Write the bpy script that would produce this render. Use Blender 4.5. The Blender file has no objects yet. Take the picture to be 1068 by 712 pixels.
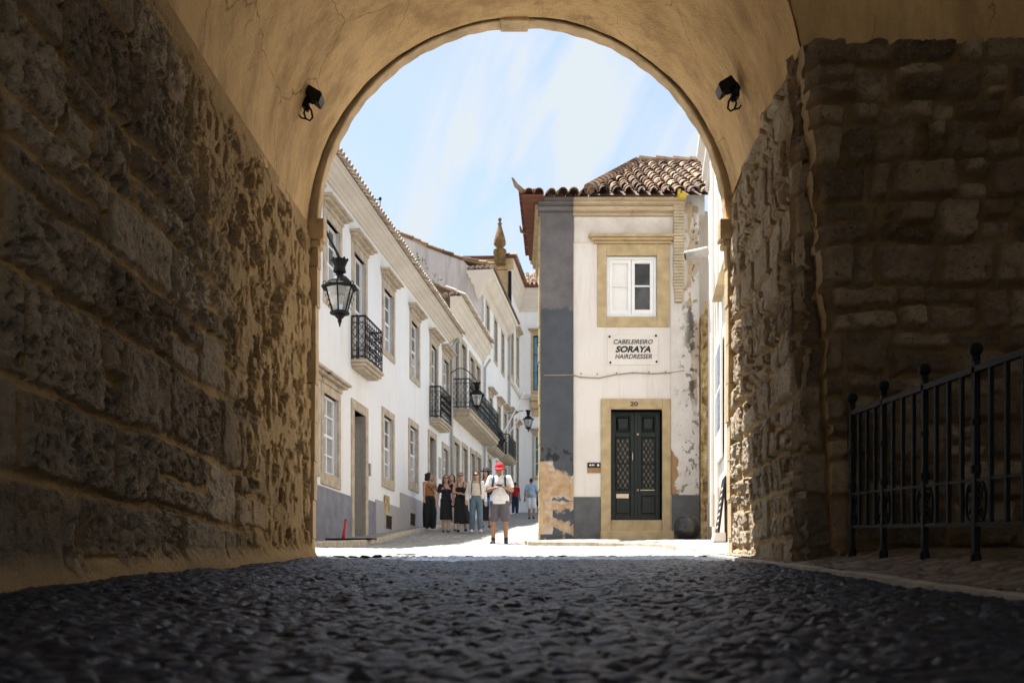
import bpy, bmesh, math, random
import numpy as np
from mathutils import Vector, Matrix
random.seed(7)
R = math.radians
SC = bpy.context.scene
COL = SC.collection
FPX = 1038.33            # focal length in photo pixels; camera at the origin, looking +Y, horizon at y=621

# ------------------------------------------------------------------ small helpers
def V(*a): return Vector(a)
def pix(px, py, d): return Vector(((px-534)/FPX*d, d, (621-py)/FPX*d))
GD = [-60, -10, 20.8, 24, 28, 36, 43, 50, 55, 80, 160]
GZ = [-3.0, -.87, 1.07, 1.36, 1.78, 2.6, 3.31, 4.07, 4.6, 6.6, 12.0]
def gz(d): return float(np.interp(d, GD, GZ))
OFF = {}

def tag(o, label=None, cat=None, group=None, kind=None):
    if label: o['label'] = label
    if cat: o['category'] = cat
    if group: o['group'] = group
    if kind: o['kind'] = kind
    return o

def thing(name, label, cat, loc=(0, 0, 0), rz=0, group=None):
    o = bpy.data.objects.new(name, None)
    o.empty_display_size = .1
    COL.objects.link(o)
    o.location = loc; o.rotation_euler = (0, 0, rz)
    OFF[o.name] = Vector(loc)
    return tag(o, label, cat, group)

def link_mesh(name, me, mat, parent=None, smooth=False):
    o = bpy.data.objects.new(name, me)
    COL.objects.link(o)
    if mat: me.materials.append(mat)
    if parent:
        o.parent = parent
        OFF[o.name] = OFF[parent.name].copy()
    else:
        OFF[o.name] = Vector((0, 0, 0))
    if smooth:
        me.polygons.foreach_set('use_smooth', [True]*len(me.polygons))
    return o

class MB:
    """collects shapes and links them as one mesh object"""
    def __init__(s): s.v = []; s.f = []
    def add(s, vs, fs):
        n = len(s.v); s.v += [Vector(p) for p in vs]; s.f += [tuple(i+n for i in f) for f in fs]; return s
    def hexa(s, p):      # 8 points: bottom 4 (ccw), top 4
        return s.add(p, [(3,2,1,0),(4,5,6,7),(0,1,5,4),(1,2,6,5),(2,3,7,6),(3,0,4,7)])
    def box(s, a, b):
        x0,y0,z0 = a; x1,y1,z1 = b
        return s.hexa([(x0,y0,z0),(x1,y0,z0),(x1,y1,z0),(x0,y1,z0),(x0,y0,z1),(x1,y0,z1),(x1,y1,z1),(x0,y1,z1)])
    def fbox(s, F, u0, u1, p0, p1, z0, z1):
        return s.hexa([F.pt(u0,p1,z0),F.pt(u1,p1,z0),F.pt(u1,p0,z0),F.pt(u0,p0,z0),
                       F.pt(u0,p1,z1),F.pt(u1,p1,z1),F.pt(u1,p0,z1),F.pt(u0,p0,z1)])
    def prism(s, poly, vec):
        n = len(poly); vec = Vector(vec); a = [Vector(p) for p in poly]; b = [p+vec for p in a]
        fs = [tuple(range(n-1,-1,-1)), tuple(range(n,2*n))]
        for i in range(n):
            j = (i+1)%n; fs.append((i,j,n+j,n+i))
        return s.add(a+b, fs)
    def tube(s, pts, r, n=8, cap=True):
        pts = [Vector(p) for p in pts]; rs = r if isinstance(r,(list,tuple)) else [r]*len(pts)
        rings = []; up = None
        for i,p in enumerate(pts):
            t = (pts[min(i+1,len(pts)-1)]-pts[max(i-1,0)]).normalized()
            if up is None:
                up = Vector((0,0,1)) if abs(t.z)<.9 else Vector((1,0,0))
            a = t.cross(up)
            if a.length < 1e-4: a = t.cross(Vector((0,1,0)))
            a.normalize(); b = a.cross(t).normalized(); up = b
            rings.append([p+(a*math.cos(k*2*math.pi/n)+b*math.sin(k*2*math.pi/n))*rs[i] for k in range(n)])
        vs = [q for rg in rings for q in rg]; fs = []
        for i in range(len(pts)-1):
            for k in range(n):
                fs.append((i*n+k, i*n+(k+1)%n, (i+1)*n+(k+1)%n, (i+1)*n+k))
        if cap:
            fs.append(tuple(range(n-1,-1,-1))); fs.append(tuple((len(pts)-1)*n+k for k in range(n)))
        return s.add(vs, fs)
    def lathe(s, prof, c=(0,0,0), n=16, sx=1, sy=1):   # prof: (r,z)
        c = Vector(c); vs = []; fs = []
        for r,z in prof:
            for k in range(n):
                a = 2*math.pi*(k+.5)/n; vs.append(c+Vector((r*sx*math.cos(a), r*sy*math.sin(a), z)))
        for i in range(len(prof)-1):
            for k in range(n):
                fs.append((i*n+k, i*n+(k+1)%n, (i+1)*n+(k+1)%n, (i+1)*n+k))
        fs.append(tuple(range(n-1,-1,-1))); fs.append(tuple((len(prof)-1)*n+k for k in range(n)))
        return s.add(vs, fs)
    def ell(s, c, r, n=16, m=10, rot=None):
        c = Vector(c); vs = []; fs = []
        for i in range(1,m):
            th = math.pi*i/m
            for k in range(n):
                a = 2*math.pi*k/n
                q = Vector((r[0]*math.sin(th)*math.cos(a), r[1]*math.sin(th)*math.sin(a), -r[2]*math.cos(th)))
                if rot: q = rot @ q
                vs.append(c+q)
        t = Vector((0,0,r[2]))
        if rot: t = rot @ t
        vs += [c-t, c+t]; B = len(vs)-2; T = B+1
        for i in range(m-2):
            for k in range(n):
                fs.append((i*n+k, i*n+(k+1)%n, (i+1)*n+(k+1)%n, (i+1)*n+k))
        for k in range(n):
            fs.append((B,(k+1)%n,k)); fs.append((T,(m-2)*n+k,(m-2)*n+(k+1)%n))
        return s.add(vs, fs)
    def cap(s, a, b, ra, rb, n=12):                    # tapered capsule
        a = Vector(a); b = Vector(b); L = (b-a)
        if L.length < 1e-5: return s.ell(a,(ra,ra,ra),n)
        t = L.normalized()
        pts = []; rs = []
        for k in range(1,5):
            th = math.pi/2*k/4; pts.append(a-t*ra*math.cos(th)); rs.append(max(1e-4,ra*math.sin(th)))
        for k in range(4):
            th = math.pi/2*k/4; pts.append(b+t*rb*math.sin(th)); rs.append(rb*math.cos(th))
        return s.tube(pts, rs, n)
    def build(s, name, mat, parent=None, world=True, smooth=False, fix=True):
        off = OFF[parent.name] if (parent and world) else Vector((0,0,0))
        me = bpy.data.meshes.new(name)
        me.from_pydata([p-off for p in s.v], [], s.f)
        if fix:
            bm = bmesh.new(); bm.from_mesh(me)
            bmesh.ops.recalc_face_normals(bm, faces=bm.faces); bm.to_mesh(me); bm.free()
        me.update()
        return link_mesh(name, me, mat, parent, smooth)
    def remesh(s, name, mat, parent, vox=.01, it=3):
        """fuse everything collected into one continuous skin"""
        me = bpy.data.meshes.new(name); me.from_pydata(s.v, [], s.f); me.update()
        o = bpy.data.objects.new(name, me); COL.objects.link(o)
        bm = bmesh.new(); bm.from_mesh(me); bmesh.ops.recalc_face_normals(bm, faces=bm.faces); bm.to_mesh(me); bm.free()
        m = o.modifiers.new('r','REMESH'); m.mode = 'VOXEL'; m.voxel_size = vox
        if it:
            q = o.modifiers.new('s','SMOOTH'); q.factor = .5; q.iterations = it
        dg = bpy.context.evaluated_depsgraph_get()
        nm = bpy.data.meshes.new_from_object(o.evaluated_get(dg))
        bpy.data.objects.remove(o); bpy.data.meshes.remove(me)
        nm.name = name
        return link_mesh(name, nm, mat, parent, True)

class Fr:
    """a vertical plane: u along it, p out of it, z up"""
    def __init__(s, o, U, N): s.o = Vector(o); s.U = Vector(U).normalized(); s.N = Vector(N).normalized()
    def pt(s, u, p, z):
        q = s.o + s.U*u + s.N*p; return Vector((q.x, q.y, z))
    def u(s, px, p=0):
        a = (px-534)/FPX
        return (a*(s.o.y+s.N.y*p) - s.o.x - s.N.x*p)/(s.U.x - a*s.U.y)
    def z(s, py, u, p=0): return (621-py)/FPX*s.pt(u,p,0).y

# ------------------------------------------------------------------ numpy noise
def _h(ix, iy, seed):
    with np.errstate(over='ignore'):
        h = (ix.astype(np.int64).astype(np.uint32)*np.uint32(0x8da6b343)) ^ (iy.astype(np.int64).astype(np.uint32)*np.uint32(0xd8163841)) ^ np.uint32((seed*0xcb1ab31f) & 0xffffffff)
        h ^= h >> np.uint32(15); h *= np.uint32(0x2c1b3c6d); h ^= h >> np.uint32(12); h *= np.uint32(0x297a2d39); h ^= h >> np.uint32(15)
    return h.astype(np.float64)/4294967296.0
def vn(x, y, seed=0):
    ix = np.floor(x); iy = np.floor(y); fx = x-ix; fy = y-iy
    fx = fx*fx*fx*(fx*(fx*6-15)+10); fy = fy*fy*fy*(fy*(fy*6-15)+10)
    a = _h(ix,iy,seed); b = _h(ix+1,iy,seed); c = _h(ix,iy+1,seed); d = _h(ix+1,iy+1,seed)
    return (a*(1-fx)+b*fx)*(1-fy)+(c*(1-fx)+d*fx)*fy
def fbm(x, y, seed=0, o=4, g=.5):
    s = 0; a = 1; t = 0
    for k in range(o):
        s = s + a*vn(x*2**k+17.3*k, y*2**k+5.1*k, seed+k*31); t += a; a *= g
    return s/t
def voro(x, y, seed=0, jit=.85):
    ix = np.floor(x); iy = np.floor(y); f1 = np.full(x.shape, 9.); f2 = np.full(x.shape, 9.); idv = np.zeros(x.shape); ox = np.zeros(x.shape); oy = np.zeros(x.shape)
    for i in (-1,0,1):
        for j in (-1,0,1):
            cx = ix+i; cy = iy+j
            qx = cx+.5+(_h(cx,cy,seed)-.5)*jit; qy = cy+.5+(_h(cx,cy,seed+7)-.5)*jit
            d = np.hypot(qx-x, qy-y)
            cl = d < f1
            f2 = np.where(cl, f1, np.minimum(f2, d)); f1 = np.where(cl, d, f1)
            idv = np.where(cl, _h(cx,cy,seed+13), idv); ox = np.where(cl, x-qx, ox); oy = np.where(cl, y-qy, oy)
    return f1, f2, idv, ox, oy
def sm(a, b, x):
    t = np.clip((x-a)/(b-a), 0, 1); return t*t*(3-2*t)

def grid(name, P, mat, parent=None, attrs=None, smooth=True):
    n, m, _ = P.shape
    off = OFF[parent.name] if parent else Vector((0,0,0))
    Q = P.reshape(-1,3) - np.array(off)
    idx = np.arange(n*m).reshape(n,m)
    f = np.stack([idx[:-1,:-1], idx[1:,:-1], idx[1:,1:], idx[:-1,1:]], -1).reshape(-1,4)
    me = bpy.data.meshes.new(name)
    me.vertices.add(n*m); me.vertices.foreach_set('co', Q.astype(np.float32).ravel())
    me.loops.add(f.size); me.loops.foreach_set('vertex_index', f.astype(np.int32).ravel())
    me.polygons.add(len(f)); me.polygons.foreach_set('loop_start', (np.arange(len(f))*4).astype(np.int32))
    me.update(calc_edges=True); me.validate()
    for k, a in (attrs or {}).items():
        at = me.attributes.new(k, 'FLOAT', 'POINT'); at.data.foreach_set('value', a.astype(np.float32).ravel())
    return link_mesh(name, me, mat, parent, smooth)

# ------------------------------------------------------------------ materials
class NT:
    def __init__(s, name):
        s.m = bpy.data.materials.new(name); s.m.use_nodes = True; s.t = s.m.node_tree
        s.b = s.t.nodes['Principled BSDF']; s.tc = s.t.nodes.new('ShaderNodeTexCoord')
    def n(s, ty, **kw):
        q = s.t.nodes.new(ty)
        for k, v in kw.items():
            if k.startswith('i_'):
                key = k[2:]; q.inputs[int(key) if key.isdigit() else key.replace('_',' ')].default_value = v
            else: setattr(q, k, v)
        return q
    def l(s, a, b): s.t.links.new(a, b)
    def noise(s, scale, detail=5, rough=.55, stretch=None):
        q = s.n('ShaderNodeTexNoise'); q.inputs['Scale'].default_value = scale; q.inputs['Detail'].default_value = detail; q.inputs['Roughness'].default_value = rough
        if stretch:
            mp = s.n('ShaderNodeMapping'); mp.inputs['Scale'].default_value = stretch; s.l(s.tc.outputs['Object'], mp.inputs[0]); s.l(mp.outputs[0], q.inputs[0])
        else: s.l(s.tc.outputs['Object'], q.inputs[0])
        return q.outputs['Fac']
    def ramp(s, fac, a, b, ca=(0,0,0,1), cb=(1,1,1,1)):
        q = s.n('ShaderNodeValToRGB'); e = q.color_ramp.elements; e[0].position = a; e[1].position = b; e[0].color = ca; e[1].color = cb
        s.l(fac, q.inputs[0]); return q.outputs[0]
    def mix(s, f, a, b, mode='MIX'):
        q = s.n('ShaderNodeMix', data_type='RGBA', blend_type=mode)
        for i, v in ((0,f),(6,a),(7,b)):
            if hasattr(v,'is_linked') or isinstance(v, bpy.types.NodeSocket): s.l(v, q.inputs[i])
            else: q.inputs[i].default_value = v
        return q.outputs[2]
    def math(s, op, a, b=0.0):
        q = s.n('ShaderNodeMath', operation=op)
        for i, v in ((0,a),(1,b)):
            if isinstance(v, bpy.types.NodeSocket): s.l(v, q.inputs[i])
            else: q.inputs[i].default_value = v
        return q.outputs[0]
    def attr(s, name): return s.n('ShaderNodeAttribute', attribute_name=name).outputs['Fac']
    def bump(s, h, dist=.01, strength=1):
        q = s.n('ShaderNodeBump'); q.inputs['Distance'].default_value = dist; q.inputs['Strength'].default_value = strength
        s.l(h, q.inputs['Height']); s.l(q.outputs[0], s.b.inputs['Normal'])
    def done(s, col, rough=.8, spec=.5, metal=0):
        if isinstance(col, bpy.types.NodeSocket): s.l(col, s.b.inputs['Base Color'])
        else: s.b.inputs['Base Color'].default_value = col
        if isinstance(rough, bpy.types.NodeSocket): s.l(rough, s.b.inputs['Roughness'])
        else: s.b.inputs['Roughness'].default_value = rough
        s.b.inputs['Specular IOR Level'].default_value = spec; s.b.inputs['Metallic'].default_value = metal
        return s.m
def c4(c, k=1): return (c[0]*k, c[1]*k, c[2]*k, 1)

def simple(name, c, rough=.8, var=.25, scale=6, bump=.003, bscale=40, c2=None, spec=.4, metal=0):
    t = NT(name); f = t.ramp(t.noise(scale), .3, .7)
    col = t.mix(f, c4(c, 1-var), c4(c2) if c2 else c4(c, 1+var*.6))
    if bump: t.bump(t.noise(bscale, 4), bump)
    return t.done(col, rough, spec, metal)

def whitewash(name, c=(.78,.775,.76), dirt=(.46,.42,.36), amt=.5, th=0.):
    t = NT(name)
    a = t.ramp(t.noise(.55, 8, .65), .52-th, .8-th)
    b = t.ramp(t.noise(1.6, 8, .7, (1.5,1.5,.16)), .55-th, .82-th)
    sp = t.ramp(t.noise(9, 6, .7), .66, .72)
    f = t.math('MULTIPLY', t.math('MAXIMUM', t.math('MULTIPLY', a, .6), b), amt)
    col = t.mix(f, c4(c), c4(dirt))
    col = t.mix(t.math('MULTIPLY', sp, amt*.45), col, c4((.3,.26,.2)))
    col = t.mix(t.ramp(t.noise(.25, 3), .35, .7), col, t.mix(.5, col, c4((.66,.64,.60))))
    t.bump(t.noise(14, 8, .6), .006)
    return t.done(col, .85, .3)

M = {}
def mats():
    # masonry of the passage: attributes stone (0 mortar..1 stone), tone (per stone)
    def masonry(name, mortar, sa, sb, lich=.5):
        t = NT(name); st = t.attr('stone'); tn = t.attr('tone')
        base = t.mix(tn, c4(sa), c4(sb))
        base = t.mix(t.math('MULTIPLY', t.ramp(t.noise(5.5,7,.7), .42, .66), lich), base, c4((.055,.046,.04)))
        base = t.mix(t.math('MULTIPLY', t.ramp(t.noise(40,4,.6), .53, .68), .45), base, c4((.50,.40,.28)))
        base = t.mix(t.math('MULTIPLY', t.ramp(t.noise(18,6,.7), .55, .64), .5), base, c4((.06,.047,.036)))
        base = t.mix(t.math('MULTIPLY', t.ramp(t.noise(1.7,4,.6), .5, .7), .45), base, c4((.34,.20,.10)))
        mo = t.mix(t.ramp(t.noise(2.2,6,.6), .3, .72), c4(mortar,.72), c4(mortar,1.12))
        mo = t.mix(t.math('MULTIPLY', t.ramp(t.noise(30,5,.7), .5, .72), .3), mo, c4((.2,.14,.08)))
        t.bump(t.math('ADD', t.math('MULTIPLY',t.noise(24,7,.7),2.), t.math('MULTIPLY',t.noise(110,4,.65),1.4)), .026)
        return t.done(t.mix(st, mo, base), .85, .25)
    M['masonry_l'] = masonry('masonry_left', (.76,.51,.235), (.31,.24,.165), (.86,.70,.50), .42)
    M['masonry_r'] = masonry('masonry_right', (.78,.56,.28), (.56,.44,.30), (.84,.70,.51), .28)
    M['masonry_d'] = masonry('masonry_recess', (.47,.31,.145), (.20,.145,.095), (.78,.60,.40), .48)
    t = NT('ochre_plaster')
    col = t.mix(t.ramp(t.noise(.7,7,.65),.3,.7), c4((.56,.37,.165)), c4((.76,.53,.27)))
    col = t.mix(t.math('MULTIPLY', t.ramp(t.noise(2.6,8,.7,(1,1,.35)),.45,.64),.65), col, c4((.31,.195,.095)))
    col = t.mix(t.math('MULTIPLY', t.ramp(t.noise(9,6,.7),.6,.75),.25), col, c4((.66,.5,.28)))
    vo = t.n('ShaderNodeTexVoronoi', feature='DISTANCE_TO_EDGE'); vo.inputs['Scale'].default_value = .9
    mp = t.n('ShaderNodeVectorMath', operation='MULTIPLY_ADD'); nz = t.n('ShaderNodeTexNoise'); nz.inputs['Scale'].default_value = 2.5; nz.inputs['Detail'].default_value = 6
    t.l(t.tc.outputs['Object'], nz.inputs[0]); t.l(nz.outputs['Color'], mp.inputs[0]); mp.inputs[1].default_value = (.5,.5,.5); t.l(t.tc.outputs['Object'], mp.inputs[2]); t.l(mp.outputs[0], vo.inputs['Vector'])
    ck = t.math('MULTIPLY', t.ramp(vo.outputs['Distance'], .0, .008, (1,1,1,1), (0,0,0,1)), t.ramp(t.noise(.9,3), .48, .56))
    col = t.mix(t.math('MULTIPLY', ck, .7), col, c4((.12,.07,.03)))
    t.bump(t.math('ADD', t.noise(7,8,.65), t.math('MULTIPLY',t.noise(45,4),.5)), .025); M['plaster'] = t.done(col, .85, .25)
    M['rim'] = simple('rim_limestone', (.58,.43,.25), .85, .3, 5, .008, 30)
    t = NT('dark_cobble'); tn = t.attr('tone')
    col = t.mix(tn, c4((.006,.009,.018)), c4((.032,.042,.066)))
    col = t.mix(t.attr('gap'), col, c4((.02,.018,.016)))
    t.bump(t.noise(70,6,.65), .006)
    M['cobble'] = t.done(col, t.math('ADD', t.math('MULTIPLY', t.noise(32,5), .55), .08), .6); t.b.inputs['Specular Tint'].default_value = (.55,.72,1,1)  # blue specular tint puts the sky's sheen into the cobbles
    t = NT('brown_setts'); col = t.mix(t.attr('tone'), c4((.13,.10,.075)), c4((.30,.24,.18)))
    col = t.mix(t.attr('gap'), col, c4((.05,.04,.03))); t.bump(t.noise(70,6,.65), .005); M['setts'] = t.done(col, .55, .45)
    t = NT('pale_calcada'); col = t.mix(t.attr('tone'), c4((.15,.146,.138)), c4((.34,.33,.318)))
    col = t.mix(t.math('MULTIPLY',t.ramp(t.noise(.9,6,.7),.5,.7),.4), col, c4((.22,.20,.17)))
    col = t.mix(t.attr('gap'), col, c4((.2,.175,.14))); t.bump(t.noise(60,5,.65), .004); M['calcada'] = t.done(col, .6, .4)
    M['kerb'] = simple('kerb_limestone', (.50,.43,.33), .8, .35, 7, .006, 30)
    M['kerb_in'] = simple('kerb_worn', (.46,.43,.38), .6, .4, 9, .004, 40)
    M['earth'] = simple('earth', (.28,.25,.2), .9)
    M['white'] = whitewash('whitewash', (.79,.795,.80), (.48,.44,.38), .42, .04)
    M['white_old'] = whitewash('whitewash_weathered', (.64,.63,.635), (.27,.255,.26), .9, .24)
    M['white_corner'] = whitewash('whitewash_corner_house', (.74,.70,.66), (.44,.35,.26), .8, .06)
    M['white_sun'] = whitewash('whitewash_lane', (.80,.78,.74), (.42,.33,.22), .6)
    M['stone'] = simple('window_stone', (.46,.385,.29), .85, .3, 5, .005, 40)
    M['stone_y'] = simple('yellow_limestone', (.47,.36,.205), .85, .25, 4, .006, 40)
    M['cornice'] = simple('cornice_stone', (.62,.57,.50), .85, .10, 1.2, .004, 25)
    t = NT('worn_cornice'); col = t.mix(t.ramp(t.noise(1.3,7,.7,(1,1,3)),.35,.7), c4((.56,.46,.33)), c4((.40,.30,.17)))
    col = t.mix(t.math('MULTIPLY',t.ramp(t.noise(4,7,.75,(1,1,2.2)),.58,.68),.8), col, c4((.13,.095,.06)))
    t.bump(t.noise(16,8,.7), .02); M['cornice_worn'] = t.done(col,.9,.2)
    M['grey_plinth'] = simple('grey_plinth', (.20,.205,.24), .85, .28, 2.5, .003, 30)
    M['pale_plinth'] = simple('pale_plinth', (.46,.44,.43), .85, .2, 3, .003, 30, (.34,.32,.31))
    # corner pilaster paint
    t = NT('pilaster_paint'); pe = t.attr('peel'); up = t.attr('upper'); dk = t.attr('bare')
    g = t.mix(t.ramp(t.noise(2.5,6,.6),.35,.7), c4((.062,.07,.082)), c4((.085,.094,.108)))
    u = t.mix(t.ramp(t.noise(2.0,8,.7),.35,.68), c4((.10,.092,.095)), c4((.17,.155,.16)))
    ta = t.mix(t.ramp(t.noise(6,7,.7),.35,.68), c4((.38,.22,.115)), c4((.55,.42,.29)))
    col = t.mix(up, g, u); col = t.mix(pe, col, ta); col = t.mix(t.attr('rim'), col, c4((.60,.54,.46))); col = t.mix(dk, col, c4((.028,.026,.026)))
    t.bump(t.noise(22,7,.65), .008); M['pilaster'] = t.done(col,.8,.3)
    t = NT('roof_tile'); isl = t.n('ShaderNodeNewGeometry').outputs['Random Per Island']
    q = t.n('ShaderNodeValToRGB'); e = q.color_ramp; e.elements[0].color = c4((.08,.055,.038)); e.elements[1].color = c4((.42,.31,.215))
    x = e.elements.new(.5); x.color = c4((.23,.145,.09)); t.l(isl, q.inputs[0])
    col = t.mix(t.math('MULTIPLY',t.ramp(t.noise(7,7,.7),.5,.66),.75), q.outputs[0], c4((.07,.055,.042)))
    t.bump(t.noise(30,5), .006); M['tile'] = t.done(col,.85,.25)
    M['tile_red'] = simple('red_eave_tile', (.15,.055,.032), .85, .4, 6)
    M['tile_white'] = simple('mortared_tile', (.56,.50,.42), .85, .3, 8, .005, 40)
    M['iron'] = simple('wrought_iron', (.007,.007,.008), .62, .3, 20, .001, 80, None, .2)
    M['green_iron'] = simple('dark_green_iron', (.010,.018,.016), .55, .3, 20, .001)
    M['sash'] = simple('white_sash_paint', (.80,.80,.79), .5, .06, 8, .001)
    t = NT('window_glass'); col = t.mix(t.ramp(t.noise(1.3,3),.4,.6), c4((.012,.014,.017)), c4((.05,.055,.06))); M['glass'] = t.done(col,.06,.6)
    M['curtain'] = simple('curtained_glass', (.33,.34,.36), .2, .45, 1.2, 0)
    M['blind'] = simple('white_blind', (.78,.77,.75), .35, .05, 5, 0)
    M['blue_glass'] = simple('blue_glass', (.10,.26,.40), .15, .3, 3, 0)
    M['green_glass'] = simple('green_shutter', (.05,.14,.13), .3, .3, 3, 0)
    M['door_green'] = simple('dark_green_door', (.004,.011,.010), .42, .3, 10, .001, 60, None, .35)
    M['lattice_glass'] = simple('door_light', (.10,.085,.068), .3, .3, 4, 0)
    M['dark'] = simple('recess_shade', (.012,.011,.010), .9, .2)  # near-black that stands in for the shade inside recesses
    M['door_wood'] = simple('brown_door', (.09,.065,.045), .6, .3, 8)
    M['brass'] = simple('pale_metal', (.55,.48,.36), .35, .15, 20, .0005, 80, None, .5, .7)
    M['steel'] = simple('grey_steel', (.38,.38,.37), .4, .2, 20, .001, 80, None, .5, .5)
    t = NT('lantern_glass'); M['lamp_glass'] = t.done(c4((.82,.84,.84)), .12, .5); t.b.inputs['Transmission Weight'].default_value = .75
    M['black_ball'] = simple('black_stone_ball', (.016,.016,.018), .24, .4, 14, .003, 50, None, .5)
    M['paper_white'] = simple('white_board', (.74,.71,.65), .6, .08, 5, .001)
    M['ink'] = simple('black_ink', (.012,.011,.011), .6, .1, 5, 0)
    M['blue_ink'] = simple('blue_print', (.05,.10,.24), .5, .9, 16, 0, 10, (.32,.36,.48))
    M['red'] = simple('red_plastic', (.52,.02,.03), .45, .2, 10, .001)
    M['rust_stone'] = simple('ochre_quoin', (.40,.22,.06), .85, .5, 6, .03, 14, (.66,.50,.26))
    M['ribbed'] = simple('ribbed_mortar', (.50,.42,.29), .9, .25, 4, .006, 30)
    M['yellow'] = simple('yellow_lichen', (.62,.46,.04), .8, .3, 20)
    M['leaf'] = simple('weed_leaf', (.13,.12,.035), .7, .5, 12, 0)
    M['lichen_stone'] = simple('lichened_finial', (.10,.08,.064), .85, .5, 3.5, .01, 25, (.27,.16,.045))
    M['cable'] = simple('grey_cable', (.30,.25,.2), .7, .2)
    M['skin'] = simple('skin', (.46,.27,.18), .5, .12, 12, 0)
    M['skin_tan'] = simple('skin_tanned', (.31,.165,.10), .5, .12, 12, 0)
    for k, c in dict(black=(.012,.012,.014), white=(.74,.74,.76), red=(.42,.008,.02), grey=(.11,.095,.115), denim=(.10,.15,.20), rust=(.34,.145,.045),
                     lightblue=(.30,.42,.58), beige=(.62,.57,.47), navy=(.02,.028,.065), blue=(.03,.22,.62), offwhite=(.66,.64,.60), pink=(.55,.36,.38)).items():
        M['c_'+k] = simple('cloth_'+k, c, .85, .18, 18, .004, 60)
    M['hair_black'] = simple('hair_black', (.013,.010,.009), .5, .4, 40, .006, 90)
    M['hair_brown'] = simple('hair_brown', (.06,.032,.018), .5, .4, 40, .006, 90)
    M['rubber'] = simple('shoe_rubber', (.02,.02,.022), .6, .2)
    M['lens'] = simple('dark_lens', (.008,.008,.009), .15, .1, 5, 0)
    M['lip'] = simple('lip', (.36,.12,.10), .5, .1, 5, 0)
mats()
# ------------------------------------------------------------------ ground
def lerp_pts(pts, x): return np.interp(x, [p[0] for p in pts], [p[1] for p in pts])
gzn = lambda d: np.interp(d, GD, GZ)
KERB_R = [(-6,1.62),(3.44,1.78),(6.9,1.93),(10.6,2.06)]             # kerb line of the pavement inside the passage
def cobbles(X, D, size, seed, dome, tilt, gapw=.14, asp=1.0):
    wx = X + .02*fbm(X*6, D*6, seed+3, 2); wd = D + .02*fbm(X*6+9, D*6, seed+4, 2)
    f1, f2, i, ox, oy = voro(wx/size, wd/size*asp, seed)
    e = f2-f1; top = sm(.0, .26, e)
    r1 = np.mod(i*57.31, 1); r2 = np.mod(i*91.7, 1); r3 = np.mod(i*33.9, 1)
    h = top*dome*(.55+.8*r3) + top*tilt*((r1-.5)*ox+(r2-.5)*oy) 
    return h, i, 1-sm(gapw*.4, gapw*1.6, e)

# dark cobbles in the passage
drow = [.7]
while drow[-1] < 10.3: drow.append(drow[-1]+.0085+.0013*drow[-1])
drow = np.array(drow); t = np.linspace(0,1,330)
Xl = -2.42; D, T = np.meshgrid(drow, t, indexing='ij')
XR = lerp_pts(KERB_R, D); X = Xl+(XR-Xl)*T
h, idv, gap = cobbles(X, D, .066, 11, .008, .022)
h = h + .05*(fbm(X*1.3, D*1.3, 21, 3)-.5) + .020*(fbm(X*15, D*15, 5, 5, .68)-.5)
Z = gzn(D) + h - .012
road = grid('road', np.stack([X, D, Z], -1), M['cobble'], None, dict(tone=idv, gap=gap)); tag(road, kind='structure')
# pavement of the passage, right of the kerb
drow = [.7]
while drow[-1] < 10.3: drow.append(drow[-1]+.012+.0016*drow[-1])
drow = np.array(drow); D, T = np.meshgrid(drow, np.linspace(0,1,230), indexing='ij')
X0 = lerp_pts(KERB_R, D)+.045; X = X0+(6.1-X0)*T**1.7
h, idv, gap = cobbles(X, D, .095, 31, .012, .02)
Z = gzn(D) + h*.8 + .015 + .11*sm(0,.8,X-X0) + .03*(fbm(X*1.5, D*1.5, 9, 3)-.5)
o = grid('pavement', np.stack([X, D, Z], -1), M['setts'], None, dict(tone=idv, gap=gap)); tag(o, kind='structure')
# flush worn kerb strip
mb = MB(); d = .7
while d < 10.2:
    L = .55+.5*random.random(); e = min(d+L, 10.3)
    xa, xb = float(lerp_pts(KERB_R,d)), float(lerp_pts(KERB_R,e)); zz = .006*random.random()
    mb.hexa([(xa-.005,d,gz(d)-.1),(xa+.055,d,gz(d)-.1),(xb+.055,e-.012,gz(e)-.1),(xb-.005,e-.012,gz(e)-.1),
             (xa,d,gz(d)+.014+zz),(xa+.045,d,gz(d)+.022+zz),(xb+.045,e-.012,gz(e)+.022+zz),(xb,e-.012,gz(e)+.014+zz)])
    d = e
o = mb.build('kerb', M['kerb_in']); tag(o, kind='structure')

# pale street outside
drow = [10.28]
while drow[-1] < 62: drow.append(drow[-1]+.018+.0016*drow[-1])
drow = np.array(drow); D, X = np.meshgrid(drow, np.linspace(-5.6,6.4,380), indexing='ij')
h, idv, gap = cobbles(X, D, .12, 41, .016, .02)
Z = gzn(D) + h - .01 + .05*(fbm(X*.9, D*.9, 51, 3)-.5)*sm(10.6,12,D)
o = grid('street', np.stack([X, D, Z], -1), M['calcada'], None, dict(tone=idv, gap=gap)); tag(o, kind='structure')

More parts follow.
